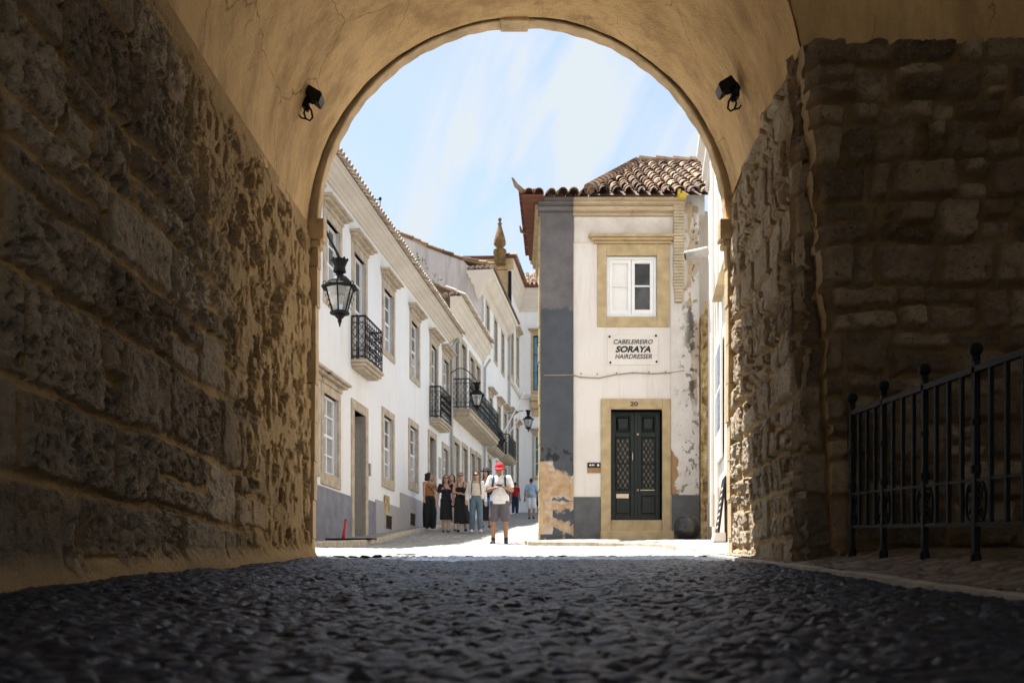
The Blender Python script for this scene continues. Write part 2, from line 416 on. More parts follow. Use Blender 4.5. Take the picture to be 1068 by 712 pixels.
def strip_pave(name, inner, outer, top, d0, d1, mat_top, nx=26, step=.06, seed=61):
    """raised pavement between two polylines given as X(d)"""
    dr = np.arange(d0, d1+step, step); D, T = np.meshgrid(dr, np.linspace(0,1,nx), indexing='ij')
    A = lerp_pts(inner, D); B = lerp_pts(outer, D); X = A+(B-A)*T
    h, idv, gap = cobbles(X, D, .10, seed, .008, .01)
    o = grid(name, np.stack([X, D, gzn(D)+top+h], -1), mat_top, None, dict(tone=idv, gap=gap)); return tag(o, kind='structure')
tp = lambda d: .15+.85*sm(10.5,15.5,np.asarray(d,float))
def kerb_line(name, pts, top, w=.16, seg=.9):
    mb = MB(); P = [Vector((x,d,0)) for d,x in pts]; L = [0]
    for a,b in zip(P,P[1:]): L.append(L[-1]+(b-a).length)
    def at(s):
        s = min(max(s,0),L[-1])
        for i in range(len(P)-1):
            if s <= L[i+1]+1e-6: return P[i].lerp(P[i+1], (s-L[i])/(L[i+1]-L[i]))
    s = 0
    while s < L[-1]-.05:
        e = min(L[-1], s+seg*(.7+.6*random.random())); a, b = at(s), at(e-.012); t = (b-a).normalized(); n = Vector((t.y,-t.x,0))*w*.5
        zz = random.uniform(-.008,.008)
        q = []
        for zt,k in ((-.15,1.0),(0,1)):
            for p in (a-n, a+n, b+n, b-n):
                q.append((p.x,p.y,gz(p.y)+((top*tp(p.y)+zz) if zt==0 else -.15)))
        mb.hexa(q); s = e
    o = mb.build(name, M['kerb']); bv = o.modifiers.new('b','BEVEL'); bv.width = .02; bv.segments = 2
    return tag(o, kind='structure')
KL = [(12,-3.6),(14.5,-3.35),(16,-3.22),(20,-3.08),(25,-2.92),(28,-2.72),(33,-2.25),(36,-1.9),(48,-.25)]
FAC = [(10,-5.46),(60,1.11)]
strip_pave('left_pavement', [(10,-5.6),(60,1.0)], [(d,x+.02) for d,x in KL], .085, 12, 48, M['calcada'], 34, .07)
kerb_line('left_kerb', KL, .10)
KR = [(24,.62),(21,.40),(19.6,.24),(19.0,.24),(18.75,.42),(18.35,1.2),(17.5,2.0),(16,2.42),(14,2.38),(10.3,2.06)]
# right pavement: a filled area between the kerb and the corner house
dr = np.arange(10.3, 24, .05); D, T = np.meshgrid(dr, np.linspace(0,1,44), indexing='ij')
A = np.interp(D, [10.62,14,16,17.5,18.35,18.75,19,19.6,21,24],[2.08,2.38,2.42,2.0,1.2,.42,.24,.24,.4,.62]); X = A+(5.2-A)*T
h, idv, gap = cobbles(X, D, .10, 71, .008, .01)
o = grid('right_pavement', np.stack([X, D, gzn(D)+.085*tp(D)+h+.03*sm(0,1,X-A)], -1), M['calcada'], None, dict(tone=idv, gap=gap)); tag(o, kind='structure')
kerb_line('right_kerb', KR, .09)
# the ground under and around everything
xs = np.array([-400,-60,-20,-8,0,8,20,60,400.]); dd = np.array([-300,-60,-10,0,10,20.8,24,28,36,43,50,55,80,160,600.])
D, X = np.meshgrid(dd, xs, indexing='ij')
o = grid('ground', np.stack([X, D, gzn(D)-.12], -1), M['earth']); tag(o, kind='structure')

# ------------------------------------------------------------------ the gateway we look out of
gate = thing('stone_gateway', 'vaulted ochre stone gateway framing the view with rough masonry walls', 'gateway', (0,9,gz(9)))
XC = lambda d: -.22+.0305*d
HW = 2.15; SPR = 3.645; SPZ = 3.73

def stonework(u, v, seed, ch, cw, warp=.035, vmin=-1.5, vmax=8, umin=-8, umax=14, split=.25):
    uw = u + warp*2*(fbm(u*1.8, v*1.8, seed+1, 3)-.5); vw = v + warp*2*(fbm(u*1.6+3, v*1.6, seed+2, 3)-.5)
    rg = random.Random(seed); cb = [vmin]
    while cb[-1] < vmax: cb.append(cb[-1]+rg.uniform(*ch))
    cb = np.array(cb); ci = np.clip(np.searchsorted(cb, vw)-1, 0, len(cb)-2)
    e = np.zeros(u.shape); sid = np.zeros(u.shape)
    for c in range(len(cb)-1):
        m = ci == c
        if not m.any(): continue
        ub = [umin-rg.random()]
        while ub[-1] < umax:
            w = rg.uniform(*cw)
            if rg.random() < .25: w *= .45
            ub.append(ub[-1]+w)
        ub = np.array(ub); x = uw[m]; y = vw[m]; k = np.clip(np.searchsorted(ub, x)-1, 0, len(ub)-2)
        r = _h(k.astype(float), np.full(k.shape, float(c)), seed+5)
        lo = np.full(x.shape, cb[c]); hi = np.full(x.shape, cb[c+1]); mid = cb[c]+(cb[c+1]-cb[c])*(.42+.2*r)
        sp = _h(k.astype(float), np.full(k.shape, c+.0), seed+9) < split
        up = sp & (y > mid); dn = sp & (y <= mid)
        lo = np.where(up, mid, lo); hi = np.where(dn, mid, hi)
        du = np.minimum(x-ub[k], ub[k+1]-x); dv = np.minimum(y-lo, hi-y)
        rad = .045; q = np.hypot(np.maximum(rad-du,0), np.maximum(rad-dv,0)); e[m] = np.where(q>0, rad-q, np.minimum(du,dv))
        sid[m] = _h(k.astype(float), c+up*.5*2+100., seed+21)
    return e, sid

def rough(u, v, seed, joint, depth, ch, cw, split=.25, pitk=1.0, warp=.035, en=.028):
    e, sid = stonework(u, v, seed, ch, cw, split=split, warp=warp)
    e = e + en*(fbm(u*9, v*9, seed+40, 4)-.5)
    mask = sm(joint*.55, joint+.014, e)
    r1 = np.mod(sid*37.7, 1); r2 = np.mod(sid*71.3, 1)
    rock = fbm(u*7, v*7, seed+50, 5, .6)-.5; fine = fbm(u*26, v*26, seed+60, 4, .6)-.5
    pits = sm(.56, .70, fbm(u*10, v*10, seed+70, 4))*(r2>.35) + .6*sm(.60,.72, fbm(u*24, v*24, seed+77, 3))
    crack = np.clip(1-np.abs(e-joint*.8)/.011,0,1)*sm(.46,.58,fbm(u*3.1,v*3.1,seed+90,3))
    flat = sm(.35,.65,np.mod(sid*53.1,1))
    h = mask*(depth*(.25+1.3*r1) + .010*np.clip(e/.05,0,1) + rock*(.016+.060*flat*(.3+r2)) + fine*(.018+.024*flat) - pitk*.034*pits*(.25+.75*flat)) - .034*crack - .022*(1-sm(0,joint*1.3,e))*sm(.40,.55,fbm(u*1.7,v*1.7,seed+95,3)) + (1-mask)*(.016*rock+.010*fine)
    return h, mask, sid

# left wall: ashlar near the camera, smeared over with mortar towards the exit
def left_wall(u0, u1, step, name):
    u = np.arange(u0, u1+step*.5, step); v = np.arange(-.75, 3.72, step)
    U, Vv = np.meshgrid(u, v, indexing='ij')
    h, mask, sid = rough(U, Vv, 101, .026, .032, (.32,.60), (.42,1.15), .26, 1.3, .045, .034)
    cov = sm(6.6, 8.2, U + 1.6*(fbm(U*.9, Vv*.9, 131, 3)-.5) + .35*(Vv-1.6))
    n1 = fbm(U*4.4, Vv*5.5, 141, 5, .55); n2 = fbm(U*13, Vv*10, 151, 4)
    hole = sm(.555, .66, n1)*sm(.3,.55,n2+.1)
    smear = .048 + .03*(fbm(U*2.2, Vv*2.2, 161, 4)-.5) + .026*(fbm(U*9, Vv*6, 171, 4)-.5) - hole*.075 - .03*sm(.55,.68,n2)
    h = h*(1-cov)+smear*cov
    mask = mask*(1-cov) + cov*hole*.75
    top = sm(3.45, 3.70, Vv + .25*(fbm(U*1.4,Vv*0+2,181,3)-.5)); h = h*(1-top)+.03*top; mask = mask*(1-top)
    g = gzn(U); base = 1-sm(.0, .20, Vv-g + .08*(fbm(U*3,Vv*3,191,3)-.5)); h = h*(1-base)+base*(.05+.07*(1-sm(-.05,.2,Vv-g))); mask = mask*(1-base)
    P = np.stack([XC(U)-HW+h, U, Vv], -1)
    grid(name, P, M['masonry_l'], gate, dict(stone=mask, tone=sid))
left_wall(3.6, 10.02, .0095, 'side_wall'); left_wall(-3.5, 3.6, .06, 'side_wall')
# right wall of the narrow part and the pier corner in front of it
def right_wall():
    step = .0095; u = np.arange(7.42, 10.03, step); v = np.arange(-.3, 4.75, step)
    U, Vv = np.meshgrid(u, v, indexing='ij')
    h, mask, sid = rough(U, Vv, 201, .026, .034, (.20,.42), (.20,.62), .35, 1.4, .06, .04)
    bot = 1-sm(.85,1.1,Vv); h = h*(1-bot*.45)
    ang = np.arcsin(np.clip((Vv-SPR)/HW,0,.95)); inset = HW*(1-np.cos(ang))
    edge = 3.98+.10*(fbm(U*3,U*0+4,231,3)-.5)*2 + (U-7.3)*.02
    top = sm(-.05,.05,Vv-edge); h = h*(1-top)-.02*top; mask = mask*(1-top)
    # round the free corner at the near end
    cr = 1-sm(0,.10,U-7.42); h = h - .05*cr*cr
    P = np.stack([XC(U)+HW-h-inset, U, Vv], -1)
    grid('side_wall', P, M['masonry_r'], gate, dict(stone=mask, tone=sid))
right_wall()
def face_wall(name, x0f, x1, y0, z0, z1, seed, ch, cw, mat, depth=.05, step=.0135, back=.0, rag=.05, skew=0, split=.4, cornerround=.1, inset=0):
    x = np.arange(0, 1.0001, step/(x1-x0f)); v = np.arange(z0, z1, step)
    T, Vv = np.meshgrid(x, v, indexing='ij')
    left = x0f - inset*HW*(1-np.cos(np.arcsin(np.clip((Vv-SPR)/HW,0,.95)))) + skew*(z1-Vv) + rag*2*(fbm(Vv*4, Vv*0, seed+3, 4)-.5)
    X = left + (x1-left)*T
    h, mask, sid = rough(X, Vv, seed, .020, depth, ch, cw, split, 1.0, .065, .045)
    cr = 1-sm(0, cornerround, X-left)
    Y = y0 - h + cr*cr*.08
    grid(name, np.stack([X, Y, Vv], -1), mat, gate, dict(stone=mask, tone=sid))
    return left[0], v, Y[0]
# pier face (set back), then the nearer rubble wall with a ragged edge coloured as lit
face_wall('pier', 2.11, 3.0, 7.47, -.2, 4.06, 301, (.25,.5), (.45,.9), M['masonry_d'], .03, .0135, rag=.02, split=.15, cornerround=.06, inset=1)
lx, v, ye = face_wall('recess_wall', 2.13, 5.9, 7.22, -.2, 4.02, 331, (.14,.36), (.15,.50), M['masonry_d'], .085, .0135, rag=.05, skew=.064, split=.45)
# the returning edge of that wall; paler masonry puts its light into the colour
T = np.linspace(0,1,16); TT, VV = np.meshgrid(T, v, indexing='ij')
E = np.stack([lx[None,:]+.03*TT+.07*(fbm(TT*5,VV*9,345,5,.65)-.5)*np.sin(TT*math.pi), ye[None,:]+.02+(7.5-ye[None,:])*TT, VV], -1); E[0,:,1] = ye
grid('wall_edge', E, M['masonry_r'], gate, dict(stone=.35*fbm(TT*5,VV*5,346,3), tone=fbm(TT*5,VV*3,347,3)))
# plaster above the rubble wall
def plaster_grid(name, P): grid(name, P, M['plaster'], gate)
x = np.linspace(.6,5.9,120); v = np.linspace(3.9,6.3,60); X,Vv = np.meshgrid(x,v,indexing='ij')
keep = np.hypot(X-XC(7.3), Vv-SPR)
r = np.maximum(keep, HW-.0); s = r/np.maximum(keep,1e-6)
X2 = XC(7.3)+(X-XC(7.3))*s; V2 = SPR+(Vv-SPR)*s
plaster_grid('lintel_wall', np.stack([X2, 7.30+.05*(fbm(X*1.2,Vv*1.2,351,4)-.5), V2], -1))
# vault
def vault(d0, d1, a0, a1, nd, na, rad=HW-.02):
    d = np.linspace(d0,d1,nd); a = np.linspace(a0,a1,na); Dd,Aa = np.meshgrid(d,a,indexing='ij')
    rr = rad + .05*(fbm(Dd*1.1,Aa*2.2,401,4)-.5) + .016*(fbm(Dd*5,Aa*9,411,4)-.5)
    plaster_grid('vault', np.stack([XC(Dd)+rr*np.cos(Aa), Dd, SPR+rr*np.sin(Aa)], -1))
vault(7.30, 9.93, R(9.5), R(180.5), 110, 220); vault(-3.5, 7.30, R(75), R(180.5), 90, 120)
# portal arch at the exit: rim, painted groove shade, imposts, keystone
CX, RR = .10, 2.05
def arc_ring(mb, r0, r1, d0, d1, cz=SPZ, n=64, a0=0, a1=180):
    for i in range(n):
        a, b = R(a0+(a1-a0)*i/n), R(a0+(a1-a0)*(i+1)/n); q = []
        for d in (d0,d1):
            for r,t in ((r0,a),(r1,a),(r1,b),(r0,b)): q.append((CX+r*math.cos(t), d, cz+r*math.sin(t)))
        mb.hexa(q)
YO = 10.16
mb = MB(); n = 96; vs = []
for i in range(n+1):
    a = math.pi*i/n; w = .005*math.sin(i*1.7)+.004*math.sin(i*.6)
    vs += [(CX+r*math.cos(a), d, SPZ+r*math.sin(a)) for d,r in ((10.0+w,RR+.16),(10.0+w,RR+w+.012),(10.012,RR+w),(YO,RR+w),(YO,RR+.16))]
mb.add(vs, [(i*5+k,i*5+k+1,i*5+k+6,i*5+k+5) for i in range(n) for k in range(4)])
for s in (-1,1):
    for k in range(9):
        z0 = gz(10)-.2+k*.39; z1 = z0+.384 if k < 8 else SPZ
        w = .007*random.uniform(-1,1); lean = s*.055*(1-(z0-.2)/3.4)
        mb.box((min(CX+s*(RR+w)+lean, CX+s*(RR+.24)), 10.0+abs(w), z0), (max(CX+s*(RR+w)+lean, CX+s*(RR+.24)), YO, z1))
o = mb.build('portal_rim', M['rim'], gate); bv = o.modifiers.new('b','BEVEL'); bv.width = .012; bv.segments = 2
mb = MB(); arc_ring(mb, RR+.165, RR+.25, 9.97, 10.02); o = mb.build('groove_shade', M['dark'], gate)  # solid near-black ring painted in for the shaded gap
for s in (-1,1):
    mb = MB(); xa = CX+s*(RR-.065); xb = CX+s*(RR+.2)
    mb.box((min(xa,xb),9.965,3.57),(max(xa,xb),YO-.02,3.78)); mb.box((min(xa+s*.03,xb),9.975,3.50),(max(xa+s*.03,xb),YO-.02,3.565))
    o = mb.build('impost', M['rim'], gate); bv = o.modifiers.new('b','BEVEL'); bv.width = .012; bv.segments = 2
mb = MB(); xk = (536.5-534)/FPX*9.9
mb.prism([(xk-.14,9.93,5.735),(xk+.14,9.93,5.735),(xk+.15,9.93,5.86),(xk-.15,9.93,5.86)], (0,.215,0)); o = mb.build('keystone', M['rim'], gate)
bv = o.modifiers.new('b','BEVEL'); bv.width = .012; bv.segments = 2
# the mass of the gatehouse round the passage
mb = MB()
mb.box((-9,-3.5,6.05),(9,10.1,13)); mb.box((-9,-3.5,-3),(-2.62,10.1,6.05)); mb.box((2.55,7.62,-1),(9,10.1,6.05)); mb.box((6.0,-3.5,-3),(9,7.62,6.05))
mb.box((2.3,-2,-2),(6.0,-1.7,6.05))
n = 48
for i in range(n):          # outer face with the arched opening
    a, b = math.pi*i/n, math.pi*(i+1)/n
    pa = (CX+(RR+.1)*math.cos(a), SPZ+(RR+.1)*math.sin(a)); pb = (CX+(RR+.1)*math.cos(b), SPZ+(RR+.1)*math.sin(b))
    mb.add([(pa[0],10.12,pa[1]),(pb[0],10.12,pb[1]),(pb[0],10.12,6.2),(pa[0],10.12,6.2)], [(0,1,2,3)])
mb.box((-9,10.1,-1),(CX-RR-.12,10.14,6.2)); mb.box((CX+RR+.12,10.1,-1),(9,10.14,6.2)); mb.box((-9,10.1,6.15),(9,10.14,13))
mb.build('gatehouse_mass', M['white'], gate, fix=False)

# ------------------------------------------------------------------ floodlights on the vault
def floodlight(px, py, d, m, label):
    c = pix(px, py, d); t = thing('floodlight', label, 'floodlight', c, 0, 'floodlights on the vault')
    k = d/FPX                       # metres per photo pixel here
    q = lambda x, y, z=0.0: Vector((m*x*k, z, -y*k))     # pixel offsets, y down
    mb = MB(); ax = Vector((m*.80,-.05,-.60)).normalized(); up = Vector((m*.60,0,.80)); dp = Vector((0,1,0)); o0 = q(0,-13)
    pts = []
    for a,b,w in ((0,-5.0,.055),(0,5.0,.055)): pass
    L = 19*k
    def corner(s, v, y): return o0+ax*s+up*v*k+dp*y
    mb.hexa([corner(0,-5,-.06),corner(L,-6,-.08),corner(L,-6,.08),corner(0,-5,.06),corner(0,4.5,-.06),corner(L*.86,5,-.08),corner(L*.86,5,.08),corner(0,4.5,.06)])
    h = mb.build('housing', M['iron'], t, world=False); bv = h.modifiers.new('b','BEVEL'); bv.width = .008; bv.segments = 2
    mb = MB(); mb.hexa([corner(L+.002,-5,-.07),corner(L+.010,-5,-.07),corner(L+.010,-5,.07),corner(L+.002,-5,.07),corner(L*.88,4,-.07),corner(L*.88+.008,4,-.07),corner(L*.88+.008,4,.07),corner(L*.88,4,.07)])
    mb.build('lens', M['lens'], t, world=False)
    mb = MB(); mb.tube([q(-9,-8,.05), q(-4,-11,.0), q(1,-9,0), q(1,-2,0)], .014, 8); mb.tube([q(1,-2), q(5,0), q(9,-1), q(10,-4)], .010, 8); mb.tube([q(-3,-10), q(-2,0), q(0,8)], .017, 8)
    mb.build('yoke', M['iron'], t, world=False)
    mb = MB(); mb.box((min(m*-7*k,m*1*k),-.03,-.035),(max(m*-7*k,m*1*k),.06,.045)); b = mb.build('junction_box', M['iron'], t, world=False); bv = b.modifiers.new('b','BEVEL'); bv.width = .01
    mb = MB(); mb.tube([q(-2,4), q(-4,10), q(-2,16), q(2,18), q(5,15), q(4,8), q(1,3)], .009, 8); mb.tube([q(-2,16), q(-7,15), q(-9,12)], .008, 6)
    mb.build('cable', M['iron'], t, world=False)
floodlight(321, 108, 9.05, 1, 'black floodlight with dangling cable on the vault above the wall lantern')
floodlight(764, 98, 8.75, -1, 'black floodlight on the vault above the rubble pier on the right')

# ------------------------------------------------------------------ railing
rl = thing('iron_railing', 'black wrought iron railing with ball finials before the rubble wall', 'railing', (2.40, 7.02, gz(7.02)))
XRL = 2.40; rz = lambda d: gz(d)
posts = [7.02, 6.43, 5.79, 5.15, 4.5, 3.86]
for d in posts:
    mb = MB(); z = rz(d); mb.box((XRL-.016,d-.016,z-.05),(XRL+.016,d+.016,z+1.15)); mb.lathe([(.026,z+.55),(.026,z+.59)],(XRL,d,0),10); mb.lathe([(.024,z+.80),(.024,z+.83)],(XRL,d,0),10)
    mb.lathe([(.028,z-.02),(.028,z+.12),(.02,z+.14)],(XRL,d,0),10)
    p = mb.build('post', M['iron'], rl)
    mb = MB(); mb.ell((XRL,d,z+1.19),(.036,.036,.036),18,12); mb.lathe([(.022,z+1.13),(.022,z+1.155)],(XRL,d,0),10); mb.build('finial_ball', M['iron'], p, smooth=True)
for nm, hgt, w in (('top_rail',1.085,.016),('middle_rail',.515,.008),('bottom_rail',.285,.011)):
    mb = MB(); a, b = posts[0], posts[-1]
    mb.hexa([(XRL-w,b,rz(b)+hgt-w),(XRL+w,b,rz(b)+hgt-w),(XRL+w,a,rz(a)+hgt-w),(XRL-w,a,rz(a)+hgt-w),(XRL-w,b,rz(b)+hgt+w),(XRL+w,b,rz(b)+hgt+w),(XRL+w,a,rz(a)+hgt+w),(XRL-w,a,rz(a)+hgt+w)])
    mb.build(nm, M['iron'], rl)
for a, b in zip(posts, posts[1:]):
    for k in range(1,4):
        d = a+(b-a)*k/4; mb = MB(); z = rz(d); mb.box((XRL-.0105,d-.0105,z+.285),(XRL+.0105,d+.0105,z+1.08)); mb.build('baluster', M['iron'], rl)
for d in posts:
    for s in (-1,1):
        if (d == posts[0] and s > 0): continue
        mb = MB(); z = rz(d)+.40; c = d+s*.062
        pts = [(XRL, c+ .046*math.cos(t)*(1 if True else 1), z+.10*math.sin(t)) for t in np.linspace(R(35 if s<0 else 145), R(325 if s<0 else -145), 18)]
        pts2 = [(XRL, c+s*-.014+.022*math.cos(t), z+.055+.026*math.sin(t)) for t in np.linspace(0,R(300),10)]; pts3 = [(XRL, c+s*-.014+.022*math.cos(t), z-.055+.026*math.sin(t)) for t in np.linspace(0,R(300),10)]
        mb.tube(pts,.0075,6); mb.tube(pts2,.006,6); mb.tube(pts3,.006,6); mb.build('scroll', M['iron'], rl, smooth=True)
# ------------------------------------------------------------------ building helpers
def wall_holes(mb, F, u0, u1, z0, z1, holes, depth=.22, p=0.0):
    """a wall skin with real openings and their reveals"""
    us = sorted(set([u0,u1]+[min(max(h[k],u0),u1) for h in holes for k in (0,1)])); zs = sorted(set([z0,z1]+[min(max(h[k],z0),z1) for h in holes for k in (2,3)]))
    for a,b in zip(us,us[1:]):
        for c,d in zip(zs,zs[1:]):
            mu, mz = (a+b)/2, (c+d)/2
            if any(h[0]<mu<h[1] and h[2]<mz<h[3] for h in holes): continue
            mb.add([F.pt(a,p,c),F.pt(b,p,c),F.pt(b,p,d),F.pt(a,p,d)],[(0,1,2,3)])
    for a,b,c,d in holes:
        for q in (((a,c),(a,d)),((b,c),(b,d)),((a,d),(b,d)),((a,c),(b,c))):
            (ua,za),(ub,zb) = q
            mb.add([F.pt(ua,p,za),F.pt(ub,p,zb),F.pt(ub,p-depth,zb),F.pt(ua,p-depth,za)],[(0,1,2,3)])

def bevel(o, w=.01, s=2):
    b = o.modifiers.new('b','BEVEL'); b.width = w; b.segments = s; b.limit_method = 'ANGLE'; return o

def window(F, par, h, sw=.16, stone='stone', hood=True, sill=True, rows=3, cols=2, dark=(), curtain=0, deep=.13, name='window', sash='sash', glass='glass', proud=.035, sillh=.0):
    """stone surround > hood, sash, panes"""
    a,b,c,d = h
    mb = MB()
    mb.fbox(F,a-sw,a,-deep,proud,c-.0,d); mb.fbox(F,b,b+sw,-deep,proud,c-.0,d); mb.fbox(F,a-sw,b+sw,-deep,proud,d,d+sw*1.1)
    if sill: mb.fbox(F,a-sw-.0,b+sw+.0,-deep,proud+.004,c-sw-sillh,c)
    w = bevel(mb.build(name, M[stone], par), .012)
    if hood:
        mb = MB(); e = d+sw*1.1
        mb.fbox(F,a-sw-.02,b+sw+.02,.0,.07,e,e+.10); mb.fbox(F,a-sw-.09,b+sw+.09,.0,.17,e+.102,e+.16); mb.fbox(F,a-sw-.15,b+sw+.15,.0,.25,e+.162,e+.22)
        bevel(mb.build('hood', M[stone], w), .015)
    fr = .055; q = -deep+.055; mb = MB()
    mb.fbox(F,a,a+fr,-deep,q,c,d); mb.fbox(F,b-fr,b,-deep,q,c,d); mb.fbox(F,a+fr,b-fr,-deep,q,d-fr,d); mb.fbox(F,a+fr,b-fr,-deep,q,c,c+fr)
    q2 = q-.012
    for i in range(1,cols):
        u = a+(b-a)*i/cols; mb.fbox(F,u-.022,u+.022,-deep,q2,c+fr,d-fr)
    for i in range(1,rows):
        z = c+(d-c)*i/rows
        us = [a+fr]+[a+(b-a)*k/cols for k in range(1,cols)]+[b-fr]
        wd = .030 if (rows%2==0 and i==rows//2) else .016
        for k in range(cols): mb.fbox(F,us[k]+(.022 if k else 0),us[k+1]-(.022 if k<cols-1 else 0),-deep,q2-.003,z-wd,z+wd)
    mb.build('sash', M[sash], w)
    mb = MB(); zz = c+(d-c)*curtain
    g = -deep+.012
    if curtain: 
        m2 = MB(); m2.add([F.pt(a,g,c),F.pt(b,g,c),F.pt(b,g,zz),F.pt(a,g,zz)],[(0,1,2,3)]); m2.build('curtain', M['curtain'], w, fix=False)
    if curtain < 1:
        mb.add([F.pt(a,g,zz),F.pt(b,g,zz),F.pt(b,g,d),F.pt(a,g,d)],[(0,1,2,3)]); mb.build('pane', M[glass], w, fix=False)
    return w

def door(F, par, h, mat='door_wood', sw=.18, stone='stone', deep=.3, hood=False):
    a,b,c,d = h; mb = MB()
    mb.fbox(F,a-sw,a,-deep,.04,c,d); mb.fbox(F,b,b+sw,-deep,.04,c,d); mb.fbox(F,a-sw,b+sw,-deep,.04,d,d+sw*1.15)
    w = bevel(mb.build('door', M[stone], par), .012)
    mb = MB(); m = (a+b)/2; mb.fbox(F,a,m-.008,-deep,-deep+.05,c,d); mb.fbox(F,m+.008,b,-deep,-deep+.05,c,d)
    for s,e in ((a,m-.008),(m+.008,b)):
        for z0,z1 in ((.06,.32),(.38,.92)):
            mb.fbox(F,s+.07,e-.07,-deep+.05,-deep+.068,c+(d-c)*z0,c+(d-c)*z1)
    mb.build('door_leaf', M[mat], w)
    if hood:
        mb = MB(); e = d+sw*1.15; mb.fbox(F,a-sw-.09,b+sw+.09,0,.17,e+.002,e+.07); mb.fbox(F,a-sw-.15,b+sw+.15,0,.24,e+.072,e+.13); bevel(mb.build('hood', M[stone], w), .015)
    return w

def balcony(F, par, u0, u1, zs, proj, hgt=1.0, mat='iron', slab='stone', pattern=True, thick=.2):
    mb = MB(); mb.fbox(F,u0-.04,u1+.04,0,proj+.05,zs-.07,zs); mb.fbox(F,u0,u1,0,proj,zs-thick+.05,zs-.072); mb.fbox(F,u0+.05,u1-.05,0,proj-.06,zs-thick,zs-thick+.048)
    b = bevel(mb.build('balcony', M[slab], par), .018)
    rl_ = MB(); z0, z1 = zs+.06, zs+hgt; k = .014
    def seg(a, c):     # a,c = (u,p)
        A = lambda z: F.pt(a[0],a[1],z); C = lambda z: F.pt(c[0],c[1],z)
        for z,r in ((z1,.02),(z0,.014),(z0+.16,.009),(z1-.16,.009)): rl_.tube([A(z),C(z)], r, 6)
        L = (A(0)-C(0)).length; n = max(2,int(round(L/.17)))
        for i in range(n+1):
            t = i/n; q = (a[0]+(c[0]-a[0])*t, a[1]+(c[1]-a[1])*t); rl_.tube([F.pt(q[0],q[1],z0-.06 if i in (0,n) else z0),F.pt(q[0],q[1],z1)], k if i in (0,n) else .009, 6)
            if pattern and i < n:
                t2 = (i+1)/n; e = (a[0]+(c[0]-a[0])*t2, a[1]+(c[1]-a[1])*t2); zm = [z0+.16+(z1-z0-.32)*j/3 for j in range(4)]
                for za,zb in zip(zm,zm[1:]):
                    rl_.tube([F.pt(q[0],q[1],za),F.pt(e[0],e[1],zb)], .0075, 5); rl_.tube([F.pt(q[0],q[1],zb),F.pt(e[0],e[1],za)], .0075, 5)
                tm = ((q[0]+e[0])/2,(q[1]+e[1])/2)
                for zc in (z0+.08, z1-.08):
                    rl_.tube([F.pt(tm[0]+ (e[0]-tm[0])*.9*math.cos(w), tm[1]+(e[1]-tm[1])*.9*math.cos(w), zc+.065*math.sin(w)) for w in np.linspace(0,2*math.pi,9)], .007, 5)
    seg((u0,.02),(u0,proj)); seg((u0,proj),(u1,proj)); seg((u1,proj),(u1,.02))
    rl_.build('railing', M[mat], b)
    return b

def moulding(F, u0, u1, prof, z, mb=None):
    """prof: closed polygon of (p, dz); extruded along u"""
    mb = mb or MB(); mb.prism([F.pt(u0,p,z+q) for p,q in prof], F.U*(u1-u0)); return mb

def tiles(mb, A, U, S, n, rows, w=.21, L=.42, r=.085, keep=None, tilt=.03):
    """rounded cover tiles: A start of eave, U unit along eave, S unit up the slope"""
    U = Vector(U).normalized(); S = Vector(S).normalized(); Nn = U.cross(S).normalized()
    if Nn.z < 0: Nn = -Nn
    for i in range(n):
        for j in range(rows):
            c = Vector(A)+U*((i+.5)*w)+S*(j*L*.86)
            if keep and not keep(c): continue
            jx = random.uniform(-.018,.018); ja = random.uniform(-.06,.06)
            S2 = (S+U*ja).normalized(); r0 = r*random.uniform(.95,1.1); r1 = r0*.80
            a = c+U*jx+Nn*(tilt+random.uniform(0,.012)); b = a+S2*L-Nn*(tilt*.75)
            vs = []; m = 6
            for k in range(m+1):
                t = math.pi*k/m; vs.append(a+U*r0*math.cos(t)+Nn*r0*math.sin(t))
            for k in range(m+1):
                t = math.pi*k/m; vs.append(b+U*r1*math.cos(t)+Nn*r1*math.sin(t))
            for k in range(m+1):
                t = math.pi*k/m; vs.append(a+U*(r0-.016)*math.cos(t)+Nn*(r0-.016)*math.sin(t))
            fs = [(k,k+1,m+2+k,m+1+k) for k in range(m)] + [(k,2*m+2+k,2*m+3+k,k+1) for k in range(m)]
            mb.add(vs, fs)
    return mb

CORN = [(0,-.62),(.05,-.62),(.05,-.50),(.12,-.44),(.12,-.36),(.2,-.30),(.27,-.18),(.33,-.15),(.33,-.06),(.42,0),(0,0)]
FA = Fr((-6.75,0,0), (.131,1,0), (1,-.131,0))
def hole(F, x0, x1, y0, y1, p=0, ref=None, dz=0):
    """opening in facade coordinates from photo pixels (x0<x1, y0 top, y1 bottom, both read at x0)"""
    a = F.u(x0,p); b = F.u(x1,p); r = a if ref is None else F.u(ref,p)
    return (a,b,F.z(y1,r,p),F.z(y0,r,p))

